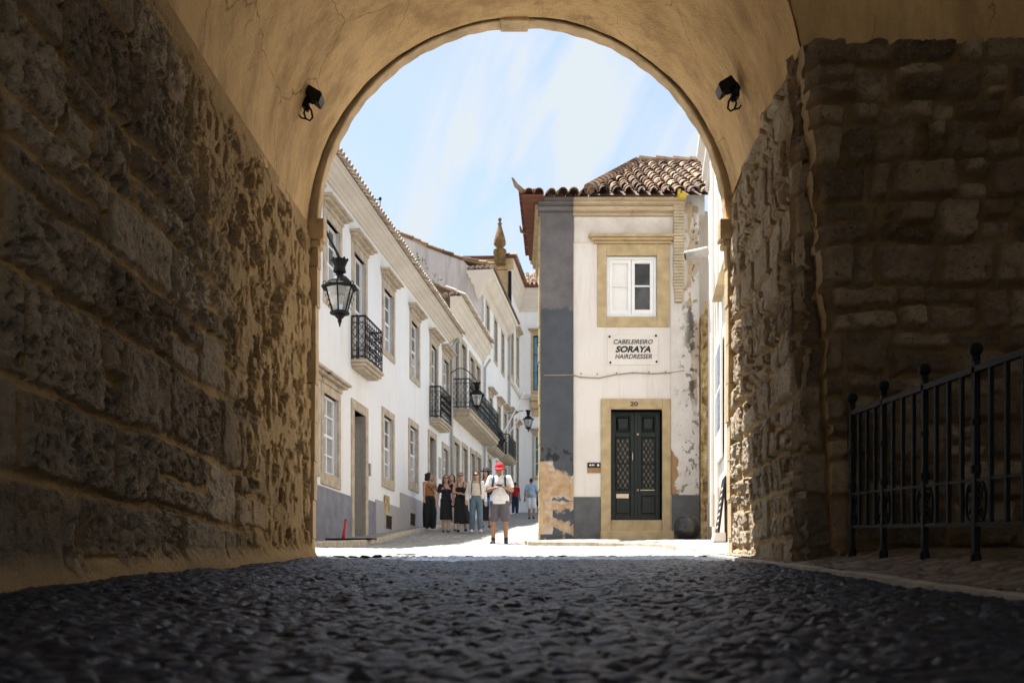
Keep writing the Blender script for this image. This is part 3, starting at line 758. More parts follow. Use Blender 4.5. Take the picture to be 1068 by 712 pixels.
# ------------------------------------------------------------------ first white house on the left
b1 = thing('white_house', 'long white house at left with grey plinth and two small iron balconies', 'house', FA.pt(FA.u(400),0,1.5))
U0, U1 = 17.2, FA.u(469.6)
def sized(px, w, zt, zb, F=FA, p=0): u = F.u(px,p); return (u-w/2,u+w/2,zb,zt)
ZT = 8.05
up = [sized(315,.95,ZT,6.38), sized(346.5,.95,ZT,6.38), sized(374.5,.95,ZT,5.52), sized(404.8,.95,ZT,6.45), sized(432.3,.95,ZT,6.45), sized(452.4,.95,ZT,5.75), sized(465,.9,ZT,6.5)]
lo = [sized(321.5,.95,4.30,2.75), sized(344.5,1.0,4.30,2.62), sized(374.6,.98,4.35,1.30), sized(404.4,.95,4.72,3.10), sized(431,.95,4.95,3.35), sized(450.5,.9,5.05,2.25), sized(464.3,.85,5.0,3.75)]
mb = MB(); wall_holes(mb, FA, U0, U1, 0, 9.05, up+lo)
mb.fbox(FA, U0, U1, -9, -.45, 0, 9.06); mb.fbox(FA, U0, U0+.02, -.45, -.001, 0, 9.05); mb.fbox(FA, U1-.02, U1-.001, -.45, -.001, 0, 9.05)
mb.build('wall', M['white'], b1, fix=False)
for i,h in enumerate(up):
    if i in (2,5): window(FA,b1,h,.17,rows=4,cols=2,sill=False,name='balcony_door')
    else: window(FA,b1,h,.17,rows=4,cols=2,curtain=(.0,.5,.0,.45,.4,0,.5)[i])
for i,h in enumerate(lo):
    if i == 2: door(FA,b1,h,'door_wood',.2)
    elif i == 5: door(FA,b1,h,'door_wood',.17)
    else: window(FA,b1,h,.17,hood=(i<2),rows=4,cols=2,sillh=.1,curtain=(1,1,0,.5,.5,0,.3)[i])
balcony(FA,b1,FA.u(366),FA.u(366)+1.5,5.47,.34)
balcony(FA,b1,FA.u(447.7),FA.u(447.7)+1.75,5.62,.36)
# plinth in three painted lengths with gaps at the doors
def plinth(u0,u1,zt,mat):
    mb = MB(); mb.fbox(FA,u0,u1,-.1,.03,0,zt); return bevel(mb.build('plinth', M[mat], b1), .008)
dA, dB = lo[2][0]-.2, lo[2][1]+.2
plinth(U0,dA,2.30,'grey_plinth'); plinth(dB,FA.u(391.2),2.36,'grey_plinth'); plinth(FA.u(391.2)+.002,FA.u(417),2.44,'pale_plinth'); plinth(FA.u(417)+.002,lo[5][0]-.17,2.88,'pale_plinth'); plinth(lo[5][1]+.17,U1,2.95,'pale_plinth')
for x,w in ((404,.8),(429,.8)):       # cellar vents
    u = FA.u(x); g = gz(u)+.14; mb = MB(); mb.fbox(FA,u-w/2,u+w/2,.03,.055,g+.35,g+.43); mb.fbox(FA,u-w/2,u-w/2+.08,.03,.05,g,g+.349); mb.fbox(FA,u+w/2-.08,u+w/2,.03,.05,g,g+.349); v_ = mb.build('cellar_vent', M['stone'], b1)
    mb = MB(); mb.fbox(FA,u-w/2+.08,u+w/2-.08,.03,.034,g,g+.349); mb.build('opening', M['dark'], v_)  # flat near-black panel in place of the shade inside the vent
mb = MB(); u = FA.u(402.5); mb.fbox(FA,u-.25,u+.25,.03,.036,gz(u)+.5,gz(u)+1.02); mb.build('bare_patch', M['rust_stone'], b1)
CORN1 = [(p,q) for p,q in CORN]
bevel(moulding(FA,U0,U1+.02,[(p*1.1,q*.34) for p,q in CORN1],9.06).build('cornice', M['cornice'], b1), .01)
mb = MB(); S1 = (-FA.N+Vector((0,0,.5))).normalized(); A = FA.pt(U0,.53,9.08)
tiles(mb, A, FA.U, S1, int((U1-U0)/.2), 2, .2, .42, .085); mb.build('eave_tiles', M['tile_white'], b1)
mb = MB(); mb.hexa([FA.pt(U0,.47,9.065),FA.pt(U1,.47,9.065),FA.pt(U1,-4.5,11.6),FA.pt(U0,-4.5,11.6),FA.pt(U0,.47,9.09),FA.pt(U1,.47,9.09),FA.pt(U1,-4.5,11.93),FA.pt(U0,-4.5,11.93)])
mb.hexa([FA.pt(U0,-9,9.42),FA.pt(U1,-9,9.42),FA.pt(U1,-4.5,11.9),FA.pt(U0,-4.5,11.9),FA.pt(U0,-9,9.45),FA.pt(U1,-9,9.45),FA.pt(U1,-4.5,11.93),FA.pt(U0,-4.5,11.93)]); mb.build('roof', M['tile'], b1)
mb = MB(); mb.tube([FA.pt(U1-.12,.08,2.5),FA.pt(U1-.12,.08,8.7),FA.pt(U1-.12,.3,9.0)],.05,10); mb.build('downpipe', M['steel'], b1, smooth=True)
u = FA.u(458.5); mb = MB(); mb.fbox(FA,u-.18,u+.18,.0,.02,3.9,4.6); mb.build('wall_tablet', M['pale_plinth'], b1)
u = dB+.12; mb = MB(); mb.fbox(FA,u-.05,u+.05,.0,.06,2.95,3.25); mb.build('bell_box', M['steel'], b1)

# ------------------------------------------------------------------ second house with the long balcony
b2 = thing('balcony_house', 'narrower white house with heavy cornice and one long iron balcony', 'house', FA.pt(FA.u(490),0,2.8))
V0, V1 = U1+.004, FA.u(503.2)
up2 = [sized(474.8,.95,9.45,6.62), sized(482.8,.95,9.4,6.62), sized(491.5,.95,9.35,6.62), sized(497.8,.95,9.35,6.62)]
lo2 = [sized(475.2,.95,5.5,4.1), sized(484,.95,5.55,4.15), sized(492.4,.9,5.6,4.3), sized(498.6,.9,5.65,4.4)]
mb = MB(); wall_holes(mb,FA,V0,V1,1,10.0,up2+lo2,.2,.02); mb.fbox(FA,V0,V1,-8,-.45,1,10.0); mb.fbox(FA,V0,V0+.02,-.45,.018,1,10); mb.build('wall', M['white'], b2, fix=False)
for h in up2: window(FA,b2,h,.15,hood=False,sill=False,rows=4,name='balcony_door',proud=.06,curtain=.3)
for i,h in enumerate(lo2): window(FA,b2,h,.17,hood=False,rows=3,proud=.06,curtain=.35,sillh=.6 if i<3 else .2)
balcony(FA,b2,V0+.2,V1+.1,6.60,.66,1.05,'green_iron',thick=.28)
bevel(moulding(FA,V0-.05,V1+.25,[(p*1.0,q*1.05) for p,q in CORN],10.5).build('cornice', M['cornice'], b2), .01)
mb = MB(); tiles(mb, FA.pt(V0,.50,10.52), FA.U, S1, int((V1-V0)/.2), 2, .2, .42, .085); tiles(mb, FA.pt(V0-.1,.4,10.5), -FA.N, FA.U, 8, 1, .22,.42,.09); mb.build('eave_tiles', M['tile_white'], b2)
mb = MB(); mb.hexa([FA.pt(V0,.42,10.5),FA.pt(V1+.2,.42,10.5),FA.pt(V1+.2,-4.5,12.9),FA.pt(V0,-4.5,12.9),FA.pt(V0,.42,10.53),FA.pt(V1+.2,.42,10.53),FA.pt(V1+.2,-4.5,12.93),FA.pt(V0,-4.5,12.93)]); mb.build('roof', M['tile'], b2)
mb = MB(); mb.tube([FA.pt(V1-.05,.12,4),FA.pt(V1-.05,.12,9.6),FA.pt(V1-.05,.35,9.95)],.05,8); mb.build('downpipe', M['steel'], b2)

# ------------------------------------------------------------------ third, taller house with the weathered side wall
b3 = thing('gabled_house', 'tall white house with weathered blank side wall and tiled verge', 'house', FA.pt(44,0,3.4))
W0, W1 = V1+.004, FA.u(529.6)
up3 = [sized(508.3,.8,12.6,10.75), sized(516.7,.8,12.6,10.75), sized(524.1,.8,12.6,10.75)]
lo3 = [sized(511.6,.85,8.75,6.7), sized(520.3,.85,8.85,6.8), sized(526.6,.85,8.9,6.9), sized(510.5,.85,6.0,4.6), sized(519,.9,6.1,4.2), sized(526.5,.9,6.2,4.4)]
mb = MB(); wall_holes(mb,FA,W0,W1,1.5,13.3,up3+lo3,.2); mb.fbox(FA,W0,W1,-9.0,-.45,1.5,13.2); mb.build('wall', M['white'], b3, fix=False)
# side wall: verge profile traced on its own plane
FS = Fr(FA.pt(W0-.01,0,0), -FA.N, -FA.U)
prof = []
for px,py in ((405,237),(415,243),(430,249.5),(445,256.5),(462,263),(472,266.5),(482,270)):
    u = FS.u(px); prof.append((u, FS.z(py,u)))
prof = sorted(prof); zc = prof[0][1]
poly = [(0,1.5),(0,13.2)]+prof+[(9,prof[-1][1]+.6),(9,1.5)]
mb = MB(); mb.prism([FS.pt(u,0,z) for u,z in poly], FA.U*.3); mb.build('side_wall', M['white_old'], b3)
mb = MB(); vp = prof+[(9,prof[-1][1]+.6)]; vp = [(-.5,zc-.35)]+vp
for (a,za),(b,zb) in zip(vp,vp[1:]):
    S = (FS.pt(b,0,zb)-FS.pt(a,0,za)); L = S.length; n = max(1,int(L/.34))
    tiles(mb, FS.pt(a,.10,za), FA.U, S, 3, n, .22, L/n*1.16, .10)
    mb.hexa([FS.pt(a,.06,za-.06),FS.pt(b,.06,zb-.06),FS.pt(b,-9,zb-.06),FS.pt(a,-9,za-.06),FS.pt(a,.06,za+.03),FS.pt(b,.06,zb+.03),FS.pt(b,-9,zb+.03),FS.pt(a,-9,za+.03)])
mb.build('roof', M['tile'], b3)
CT = [(-.62,0),(.5,0),(.5,-.16),(.40,-.22),(.40,-.34),(.30,-.46),(.22,-.56),(.08,-.64),(.04,-.80),(0,-.95),(-.16,-1.22),(-.26,-.95),(-.34,-.62),(-.42,-.55),(-.47,-.34),(-.56,-.28),(-.56,-.16),(-.62,-.13)]
bevel(moulding(FA,W0-.30,W1,CT,13.66).build('cornice', M['cornice'], b3), .01)
mb = MB(); tiles(mb, FS.pt(-.55,.34,13.7), FS.U, FA.U, 6, 1, .2,.5,.09); mb.build('eave_tiles', M['tile_white'], b3)
for h in up3: window(FA,b3,h,.13,hood=False,rows=4,curtain=.35)
for i,h in enumerate(lo3):
    window(FA,b3,h,.15,hood=i<3,rows=4,curtain=.2)
balcony(FA,b3,FA.u(507.6),FA.u(507.6)+2.2,6.45,.42,.95,slab='stone')
balcony(FA,b3,FA.u(519.5),FA.u(519.5)+2.6,6.60,.50,.95,'green_iron',slab='stone')
mb = MB(); u = FA.u(531); mb.tube([FA.pt(W1-.1,.1,4.5),FA.pt(W1-.1,.1,13.0)],.06,8); mb.build('downpipe', M['steel'], b3)

# ------------------------------------------------------------------ fourth house, closing the bend
b4 = thing('bend_house', 'tallest white house closing the bend with red eaves and broad cornice', 'house', FA.pt(52,0,4.3))
X0, X1 = W1+.004, FA.u(542)
yB = FA.pt(X1,0,0).y; FB4 = Fr((FA.pt(X1,0,0).x,yB,0),(1,0,0),(0,-1,0))
up4 = [sized(533.8,.9,13.6,11.4), sized(539.6,.9,13.9,11.7)]; lo4 = [sized(533.5,1.0,9.2,4.9), sized(539.4,.95,9.0,5.2)]
mb = MB(); wall_holes(mb,FA,X0,X1,2,16.2,up4+lo4,.2); mb.fbox(FA,X0,X1,-9,-.45,2,16.2); mb.fbox(FA,X0,X0+.02,-9,-.001,13,16.2)
xw = lambda px: (px-534)/FPX*yB - FA.pt(X1,0,0).x
zw = lambda py: (621-py)/FPX*yB
hb = [(xw(556.2),xw(566),zw(407),zw(350)),(xw(557.6),xw(566),zw(497),zw(454))]
wall_holes(mb,FB4,0,6,2,16.2,hb,.2); mb.box((FA.pt(X1,0,0).x,yB+.45,2),(FA.pt(X1,0,0).x+6,yB+8,16.2)); mb.build('wall', M['white'], b4, fix=False)
for h in up4: window(FA,b4,h,.2,hood=True,rows=4,sill=True,sillh=.15,curtain=.5)
for h in lo4: window(FA,b4,h,.16,hood=True,rows=4,curtain=.2,glass='green_glass',sash='stone')
window(FB4,b4,hb[0],.12,stone='stone_y',rows=3,cols=2,hood=True,sill=True,sillh=.3,glass='blue_glass',sash='green_iron'); window(FB4,b4,hb[1],.13,hood=True,rows=3,cols=2,glass='green_glass',sash='sash',sillh=.05)
mb = MB(); a,b_ = hb[0][0]-.2, hb[0][1]+.2; z_ = hb[0][2]-.42
mb.fbox(FB4,a,b_,.0,.42,z_-.2,z_); mb.fbox(FB4,a+.06,b_,.0,.3,z_-.62,z_-.202); mb.fbox(FB4,a+.12,b_,.0,.16,z_-1.0,z_-.622); bevel(mb.build('sill_bracket', M['stone_y'], b4), .03)
# string course along both faces
zs4 = zw(414); mb = MB(); mb.fbox(FA,X0,X1+.05,0,.10,zs4-.1,zs4+.12); mb.box((FA.pt(X1,0,0).x+.0,yB-.10,zs4-.1),(FA.pt(X1,0,0).x+6,yB,zs4+.12)); mb.build('string_course', M['cornice'], b4)
CP = [(0,-1.25),(.04,-1.25),(.04,-1.05),(.10,-1.0),(.10,-.66),(.16,-.6),(.18,-.36),(.26,-.30),(.26,-.12),(.32,-.08),(.32,0),(0,0)]
mb = moulding(FA,X0-.1,X1+.05,CP,16.84); Q = FA.pt(X1,0,0)
mb.prism([(Q.x+.04,yB-p,16.84+q-.003) for p,q in CP],(6,0,0)); bevel(mb.build('cornice', M['cornice'], b4), .012)
mb = MB(); mb.hexa([FA.pt(X0-.15,.42,16.845),FA.pt(X1,.42,16.845),FA.pt(X1,-6,16.845),FA.pt(X0-.15,-6,16.845),FA.pt(X0-.15,.42,16.98),FA.pt(X1,.42,16.98),FA.pt(X1,-6,17.2),FA.pt(X0-.15,-6,17.2)])
mb.box((Q.x+.02,yB-.40,16.85),(Q.x+6.2,yB+1,16.97)); mb.build('eave', M['tile_red'], b4)
mb = MB(); S4 = Vector((0,1,.55)).normalized(); tiles(mb,(Q.x-.1,yB-.42,16.98),(1,0,0),S4,28,8,.22,.42,.09)
S5 = (-FA.N+Vector((0,0,.10))).normalized(); tiles(mb,FA.pt(X0-.2,.46,16.98),FA.U,S5,26,2,.22,.42,.09)
mb.hexa([(Q.x-.2,yB-.38,16.97),(Q.x+6,yB-.38,16.97),(Q.x+6,yB+2.2,18.35),(Q.x-.2,yB+2.2,18.35),(Q.x-.2,yB-.38,17.0),(Q.x+6,yB-.38,17.0),(Q.x+6,yB+2.2,18.38),(Q.x-.2,yB+2.2,18.38)])
mb.build('roof', M['tile'], b4)
# the strip of yellow side wall under its eave, towards us
FS4 = Fr(FA.pt(X0-.02,0,0), -FA.N, -FA.U)
mb = MB(); mb.fbox(FS4,-.05,7,0,.05,13.2,16.3); mb.fbox(FS4,-.3,7,0,.16,16.32,16.84); bevel(mb.build('side_wall', M['stone_y'], b4), .01)
mb = MB(); mb.tube([FS4.pt(-.12,.12,13.6),FS4.pt(-.12,.12,16.2)],.09,8); mb.build('downpipe', M['iron'], b4)
# finial urn on the eave
c = pix(521.3,270,49.6); fz = thing('roof_finial', 'lichened stone finial urn on the roof above the gabled house', 'finial', c)
mb = MB(); mb.box((c.x-.28,c.y-.28,c.z-.3),(c.x+.28,c.y+.28,c.z+.22)); mb.lathe([(.30,.2),(.33,.28),(.33,.42),(.24,.50)],c,20); mb.build('pedestal', M['lichen_stone'], fz, fix=False)
mb = MB(); mb.lathe([(.16,.48),(.14,.55),(.26,.66),(.31,.74),(.29,.80),(.30,.86),(.24,1.1),(.17,1.35),(.11,1.56),(.07,1.68),(.11,1.72),(.11,1.78),(.05,1.82),(.05,1.88),(.09,1.93),(.08,2.0),(.02,2.08)],c,20); mb.build('urn', M['lichen_stone'], fz, smooth=True)

# street end and lane wall beyond the corner house (far right)
far = thing('far_wall', 'pale plastered wall closing the lane behind the walking couple', 'wall', (3,56.2,4.6))
mb = MB(); mb.box((FA.pt(56,0,0).x+6.5,50,2),(12,50.4,9)); bevel(mb.build('masonry', M['white_old'], far), .03)
mb = MB(); mb.box((FA.pt(56,0,0).x+6.4,49.9,9.0),(12.1,50.5,9.12)); mb.build('coping', M['cornice'], far)

# ------------------------------------------------------------------ the corner house on the right
YB = 19.8; FB = Fr((0,YB,0),(1,0,0),(0,-1,0)); kx = lambda px: (px-534)/FPX*YB; kz = lambda py: (621-py)/FPX*YB
c5 = thing('corner_house', 'weathered corner house with dark pilaster, tiled hip roof and green door', 'house', (2,YB,1.1))
XE = kx(729); XL5 = kx(566)
hw = (kx(632.5),kx(685),kz(330.5),kz(267)); hd = (kx(637),kx(690.5),kz(557),kz(427))
hs = hw; ZC = kz(203)-.16
mb = MB(); wall_holes(mb,FB,kx(570),XE,.4,ZC-.3,[hs,hd],.25)
mb.box((XL5+.03,YB+.002,.4),(XL5+.23,YB+3.6,ZC-.1)); mb.box((XL5+.3,YB+.45,.4),(4.6,YB+8,ZC)); mb.build('wall', M['white_corner'], c5, fix=False)
# dark pilaster with peeled foot, real flaked relief
uu = np.linspace(kx(563.5),kx(598),90); vv = np.linspace(.55,ZC-.27,380); Uu,Vv = np.meshgrid(uu,vv,indexing='ij')
px_ = 534+Uu*FPX/YB; py_ = 621-Vv*FPX/YB; lean = (562-py_)/360*0+0
nz = 15*(fbm(Uu*5,Vv*5,501,6,.65)-.5); nx_ = 22*(fbm(Uu*3,Vv*3,511,4)-.5)
t1 = sm(-2,2, py_-(484+.62*(px_-570)+nz*1.6)) * sm(-1.5,1.5,(519+nz)-py_)
t2 = sm(-1.2,1.2, py_-(523+nz*.8))*sm(-1.2,1.2,(533+nz*1.4-.2*(px_-580))-py_)
t3 = sm(-1.2,1.2, py_-(537+.3*(px_-570)+nz))*sm(-1.2,1.2,(547+.3*(px_-570)+nz*1.5)-py_)
t4 = sm(-1,1,574+nx_*.5-px_)*sm(480,486,py_)*sm(-1,1,556-py_)*.9
t5 = sm(.66,.72,fbm(Uu*9,Vv*9,521,4))*sm(505,520,py_)*.8
peel = np.clip(np.maximum.reduce([t1,t2,t3,t4,t5]),0,1)
bare = (sm(-1,1,nz*2.2+6-np.abs(py_-472-.5*np.maximum(px_-582,0)*1.5)*.75)*sm(.42,.55,fbm(Uu*8,Vv*8,531,4)))*(1-peel)
upper = sm(-1.5,1.5,(322+nz*1.2)-py_)
pil = np.stack([Uu, YB-.052+.028*peel+.006*bare-.004*fbm(Uu*6,Vv*6,541,3), Vv], -1)
grid('pilaster', pil, M['pilaster'], c5, dict(peel=peel,bare=bare,upper=upper,rim=np.clip(4*peel*(1-peel)*(.4+.9*(nx_>0)),0,1)*.8))
mb = MB(); mb.box((kx(563.5)+.001,YB-.042,.5),(kx(563.5)+.05,YB+.2,ZC-.3)); mb.box((kx(598)-.05,YB-.04,.5),(kx(598)-.001,YB+.0,ZC-.3)); mb.build('pilaster_side', M['stone_y'], c5)
# quoin stones on the street side
mb = MB(); z = 1.0; k = 0
while z < ZC-.5:
    h = random.uniform(.3,.5); mb.box((XL5-.07-random.uniform(0,.02),YB+.01,z),(XL5+.02,YB+random.uniform(.25,.45),min(z+h-.015,ZC-.4))); z += h
bevel(mb.build('quoins', M['stone_y'], c5), .02)
# plinth
dkp = simple('dark_plinth',(.115,.118,.122),.85,.25,5,.004,30)
mb = MB(); mb.fbox(FB,kx(598)+.002,kx(626.4),-.1,.022,.5,kz(518)); mb.build('plinth', dkp, c5)
mb = MB(); mb.fbox(FB,kx(700.5),kx(729),-.1,.022,.5,kz(515)); mb.build('plinth', dkp, c5)
# cornice: grey over the pilaster, worn stone over the wall
C5 = [(0,-.42),(.05,-.42),(.05,-.34),(.03,-.335),(.03,-.31),(.11,-.29),(.14,-.22),(.14,-.19),(.11,-.185),(.11,-.16),(.22,-.14),(.22,-.08),(.20,-.075),(.20,-.06),(.29,-.03),(.29,0),(0,0)]
for a,b_,m in ((kx(561),kx(597.5),M['pilaster']),(kx(597.5)+.002,kx(713),M['cornice_worn'])):
    mb = moulding(FB,a,b_,[(p,q*.66) for p,q in C5],ZC); o = bevel(mb.build('cornice', m, c5), .012)
    if m == M['pilaster']:
        me = o.data; at = me.attributes.new('upper','FLOAT','POINT'); at.data.foreach_set('value',[1.0]*len(me.vertices))
mb = MB(); mb.fbox(FB,kx(598.2),kx(713),.0,.028,ZC-.80,ZC-.285); bevel(mb.build('frieze', simple('stained_frieze',(.66,.58,.50),.9,.15,2.2,.012,14,(.74,.70,.66)), c5), .015)
mb = MB(); mb.prism([(XL5+.05-p*.8,YB-.02,ZC+q) for p,q in C5],(0,3.6,0)); bevel(mb.build('cornice', M['stone_y'], c5), .012)
# roof
mb = MB(); ez = ZC+.005; ey = YB-.42; sl = .56; S6 = Vector((0,1,sl)).normalized(); HX = 1.50; AX = 3.02; AY = 23.7
hipd = lambda x: ey + (x-HX)/(AX-HX)*(AY-ey)
tiles(mb,(HX-.05,ey,ez),(1,0,0),S6,13,15,.245,.40,.105,keep=lambda c:(c.x>=AX or c.y < hipd(c.x)+.12) and c.y < AY+.05)
S7 = Vector((0,1,.34)).normalized(); tiles(mb,(.20,ey-.02,ez-.02),(1,0,0),S7,6,9,.225,.40,.095)
# hip tiles and ridge
a = Vector((HX,ey+.02,ez+.08)); b_ = Vector((AX,AY,ez+(AY-ey)*sl+.08)); n = 16
for i in range(n):
    p = a.lerp(b_,i/n); q = a.lerp(b_,(i+1.15)/n); mb.tube([p+Vector((0,0,.03)),q],[.115,.085],8)
for i in range(8):
    p = b_+Vector((i*.40,0,random.uniform(0,.02))); mb.tube([p+Vector((0,0,.03)),p+Vector((.46,0,0))],[.11,.085],8)
mb.build('roof_tiles', M['tile'], c5, fix=False)
mb = MB(); rz_ = ez+(AY-ey)*sl
mb.add([(HX,ey+.05,ez),(4.6,ey+.05,ez),(4.6,AY,rz_),(AX,AY,rz_),(.25,ey+.05,ez-.02),(.45,AY+1.5,ez-.02),(4.6,AY+4.3,ez),(AX,AY+4,ez)],
       [(0,1,2,3),(3,2,6,7)])
zl = ez+.33*(AY-ey)
mb.add([(.25,ey+.05,ez-.03),(HX,ey+.05,ez-.03),(AX,AY,zl),(1.0,AY,zl-.2),(HX,ey+.05,ez),(AX,AY,rz_),(1.0,AY+4,ez-.3),(AX,AY+4,ez)],
       [(0,1,2,3),(1,2,5,4),(3,2,7,6),(2,5,7)])
mb.build('roof_deck', simple('roof_bed',(.13,.085,.055),.9,.3), c5, fix=False)
# dark red underside of the street-side eave, with tile ends
mb = MB(); mb.hexa([(.19,ey,ez-.05),(.62,ey,ez-.05),(.75,23.1,ez-.05),(.40,23.1,ez-.05),(.19,ey,ez-.01),(.62,ey,ez-.01),(.75,23.1,ez-.01),(.40,23.1,ez-.01)])
tiles(mb,(.14,ey+.0,ez+.0),(.05,1,0),(1,0,.2),18,1,.205,.4,.085); mb.build('eave', M['tile_red'], c5, fix=False)
mb = MB(); mb.tube([(.22,ey+.05,ez+.06),(.08,ey-.12,ez+.12),(.0,ey-.2,ez+.24)],[.05,.045,.015],8); mb.build('eave_horn', M['tile'], c5, smooth=True); mb = MB(); mb.tube([(.31,YB+1.6,ez-.02),(.20,YB+1.5,ez-.03),(.165,YB+1.45,ez+.08)],[.04,.035,.015],8); mb.build('eave_horn', M['tile'], c5, smooth=True)
# window: broad yellow surround, hood, white two-leaf casement
mb = MB(); sx0,sx1,sz0,sz1 = kx(623),kx(698),kz(341),kz(255)
a,b_,c_,d_ = hw
mb.fbox(FB,sx0,a,-.2,.03,sz0,sz1); mb.fbox(FB,b_,sx1,-.2,.03,sz0,sz1); mb.fbox(FB,a,b_,-.2,.03,d_,sz1); mb.fbox(FB,a,b_,-.2,.03,sz0,c_)
w5 = bevel(mb.build('window', M['stone_y'], c5), .01)
mb = MB(); mb.fbox(FB,kx(619),kx(700),0,.08,sz1+.003,sz1+.05); mb.fbox(FB,kx(616),kx(701),0,.14,sz1+.052,sz1+.10); mb.fbox(FB,kx(613.5),kx(702),0,.19,sz1+.102,sz1+.16); bevel(mb.build('hood', M['stone_y'], w5), .015)
mb = MB(); f = .06; mb.fbox(FB,a,a+f,-.2,-.03,c_,d_); mb.fbox(FB,b_-f,b_,-.2,-.03,c_,d_); mb.fbox(FB,a+f,b_-f,-.2,-.03,d_-f,d_); mb.fbox(FB,a+f,b_-f,-.2,-.03,c_,c_+f+.01)
bevel(mb.build('frame', M['sash'], w5), .006)
m_ = (a+b_)/2; mb = MB()
for s,e in ((a+f+.003,m_-.004),(m_+.004,b_-f-.003)):
    z0,z1 = c_+f+.013,d_-f-.003; g = .065
    mb.fbox(FB,s,s+g,-.15,-.045,z0,z1); mb.fbox(FB,e-g,e,-.15,-.045,z0,z1); mb.fbox(FB,s+g,e-g,-.15,-.045,z1-g,z1); mb.fbox(FB,s+g,e-g,-.15,-.045,z0,z0+g+.02); zm = z0+(z1-z0)*.52; mb.fbox(FB,s+g,e-g,-.15,-.052,zm-.014,zm+.014)
bevel(mb.build('casement', M['sash'], w5), .004)
mb = MB(); mb.add([FB.pt(a+f,-.10,c_+f),FB.pt(m_,-.10,c_+f),FB.pt(m_,-.10,d_-f),FB.pt(a+f,-.10,d_-f)],[(0,1,2,3)]); mb.build('blind', M['blind'], w5, fix=False)
mb = MB(); mb.add([FB.pt(m_,-.10,c_+f),FB.pt(b_-f,-.10,c_+f),FB.pt(b_-f,-.10,d_-f),FB.pt(m_,-.10,d_-f)],[(0,1,2,3)]); mb.build('pane', M['glass'], w5, fix=False)
# door
a,b_,c_,d_ = hd; x0,x1 = kx(626.6),kx(699.3); ztop = kz(416); zst = kz(542)
mb = MB(); mb.fbox(FB,x0,a,-.25,.045,.8,ztop); mb.fbox(FB,b_,x1,-.25,.045,.8,ztop); mb.fbox(FB,a,b_,-.25,.045,d_,ztop); mb.fbox(FB,a,b_,-.25,.01,.8,zst)
d5 = bevel(mb.build('door', M['stone_y'], c5), .012)
mb = MB(); mb.fbox(FB,x0-.02,x1+.04,.0,.22,.8,kz(554)); bevel(mb.build('doorstep', M['stone_y'], d5), .02)
mb = MB(); mb.fbox(FB,a,b_,-.24,-.20,zst,d_); m_ = (a+b_)/2+.01
lights = []
for s,e in ((a+.012,m_-.012),(m_+.012,b_-.012)):
    z0,z1 = zst+.01,d_-.01; H = z1-z0; g = .095
    mb.fbox(FB,s,s+g,-.2,-.155,z0,z1); mb.fbox(FB,e-g,e,-.2,-.155,z0,z1)
    for q0,q1 in ((0,.045),(.225,.275),(.765,.80),(.965,1.0)): mb.fbox(FB,s+g,e-g,-.2,-.157,z0+H*q0,z0+H*q1)
    mb.fbox(FB,s+g+.02,e-g-.02,-.2,-.165,z0+H*.065,z0+H*.205)
    pz0,pz1 = z0+H*.805,z0+H*.96; pc = [FB.pt(s+g+.015,-.195,pz0+.015),FB.pt(e-g-.015,-.195,pz0+.015),FB.pt(e-g-.015,-.195,pz1-.015),FB.pt(s+g+.015,-.195,pz1-.015)]; pi = [FB.pt(s+g+.07,-.150,pz0+.09),FB.pt(e-g-.07,-.150,pz0+.09),FB.pt(e-g-.05,-.150,pz1-.05),FB.pt(s+g+.05,-.150,pz1-.05)]
    mb.hexa(pc+pi)
    lights.append((s+g+.015,e-g-.015,z0+H*.285,z0+H*.755))
mb.fbox(FB,m_-.03,m_+.03,-.155,-.125,zst+.012,d_-.012)
bevel(mb.build('door_leaf', M['door_green'], d5), .006)
for s,e,z0,z1 in lights:
    g = MB(); g.add([FB.pt(s,-.19,z0),FB.pt(e,-.19,z0),FB.pt(e,-.19,z1),FB.pt(s,-.19,z1)],[(0,1,2,3)]); g.build('door_light', M['lattice_glass'], d5, fix=False)
    g = MB(); n = 3; w = (e-s)/n; hh = w*1.75; k = -1
    for q in range(-8,12):        # diamond lattice, clipped to the light
        for sg in (1,-1):
            u_a = s+q*w; pts = []
            for t in np.linspace(0,1,60):
                z = z0+(z1-z0)*t; u_ = u_a+sg*(z-z0)*w/hh
                if s <= u_ <= e: pts.append(FB.pt(u_,-.172,z))
            if len(pts) > 1: g.tube([pts[0],pts[-1]],.011,6)
    for i in range(n+1):
        for j in range(8):
            z = z0+j*hh*.5; u_ = s+(i+(.5 if j%2 else 0))*w
            if u_ < e-.01 and z < z1: g.ell(FB.pt(u_,-.165,z),(.02,.012,.02),8,6)
    for u_ in (s,e): g.tube([FB.pt(u_,-.172,z0),FB.pt(u_,-.172,z1)],.011,6)
    for z in (z0,z1,(z0+z1)/2): g.tube([FB.pt(s,-.172,z),FB.pt(e,-.172,z)],.011,6)
    g.build('lattice', M['door_green'], d5)
mb = MB(); mb.fbox(FB,kx(643.5),kx(656.5),-.165,-.14,kz(518.5),kz(514)); mb.build('letter_slot', M['brass'], d5)
mb = MB(); mb.ell(FB.pt(kx(666),-.10,kz(452)),(.03,.03,.03),12,8); mb.build('knob', M['brass'], d5, smooth=True)
mb = MB(); mb.ell(FB.pt(kx(666),-.10,kz(510.5)),(.022,.025,.028),12,8); mb.build('knob', M['brass'], d5, smooth=True); mb = MB(); mb.tube([FB.pt(kx(660.3),-.14,kz(480)),FB.pt(kx(660.3),-.09,kz(478)),FB.pt(kx(660.3),-.09,kz(472)),FB.pt(kx(660.3),-.14,kz(470))],.011,8); mb.build('handle', M['brass'], d5); mb = MB(); mb.fbox(FB,kx(669),kx(684),-.157,-.148,kz(510.3),kz(509.6)); mb.build('draught_strip', M['brass'], d5)
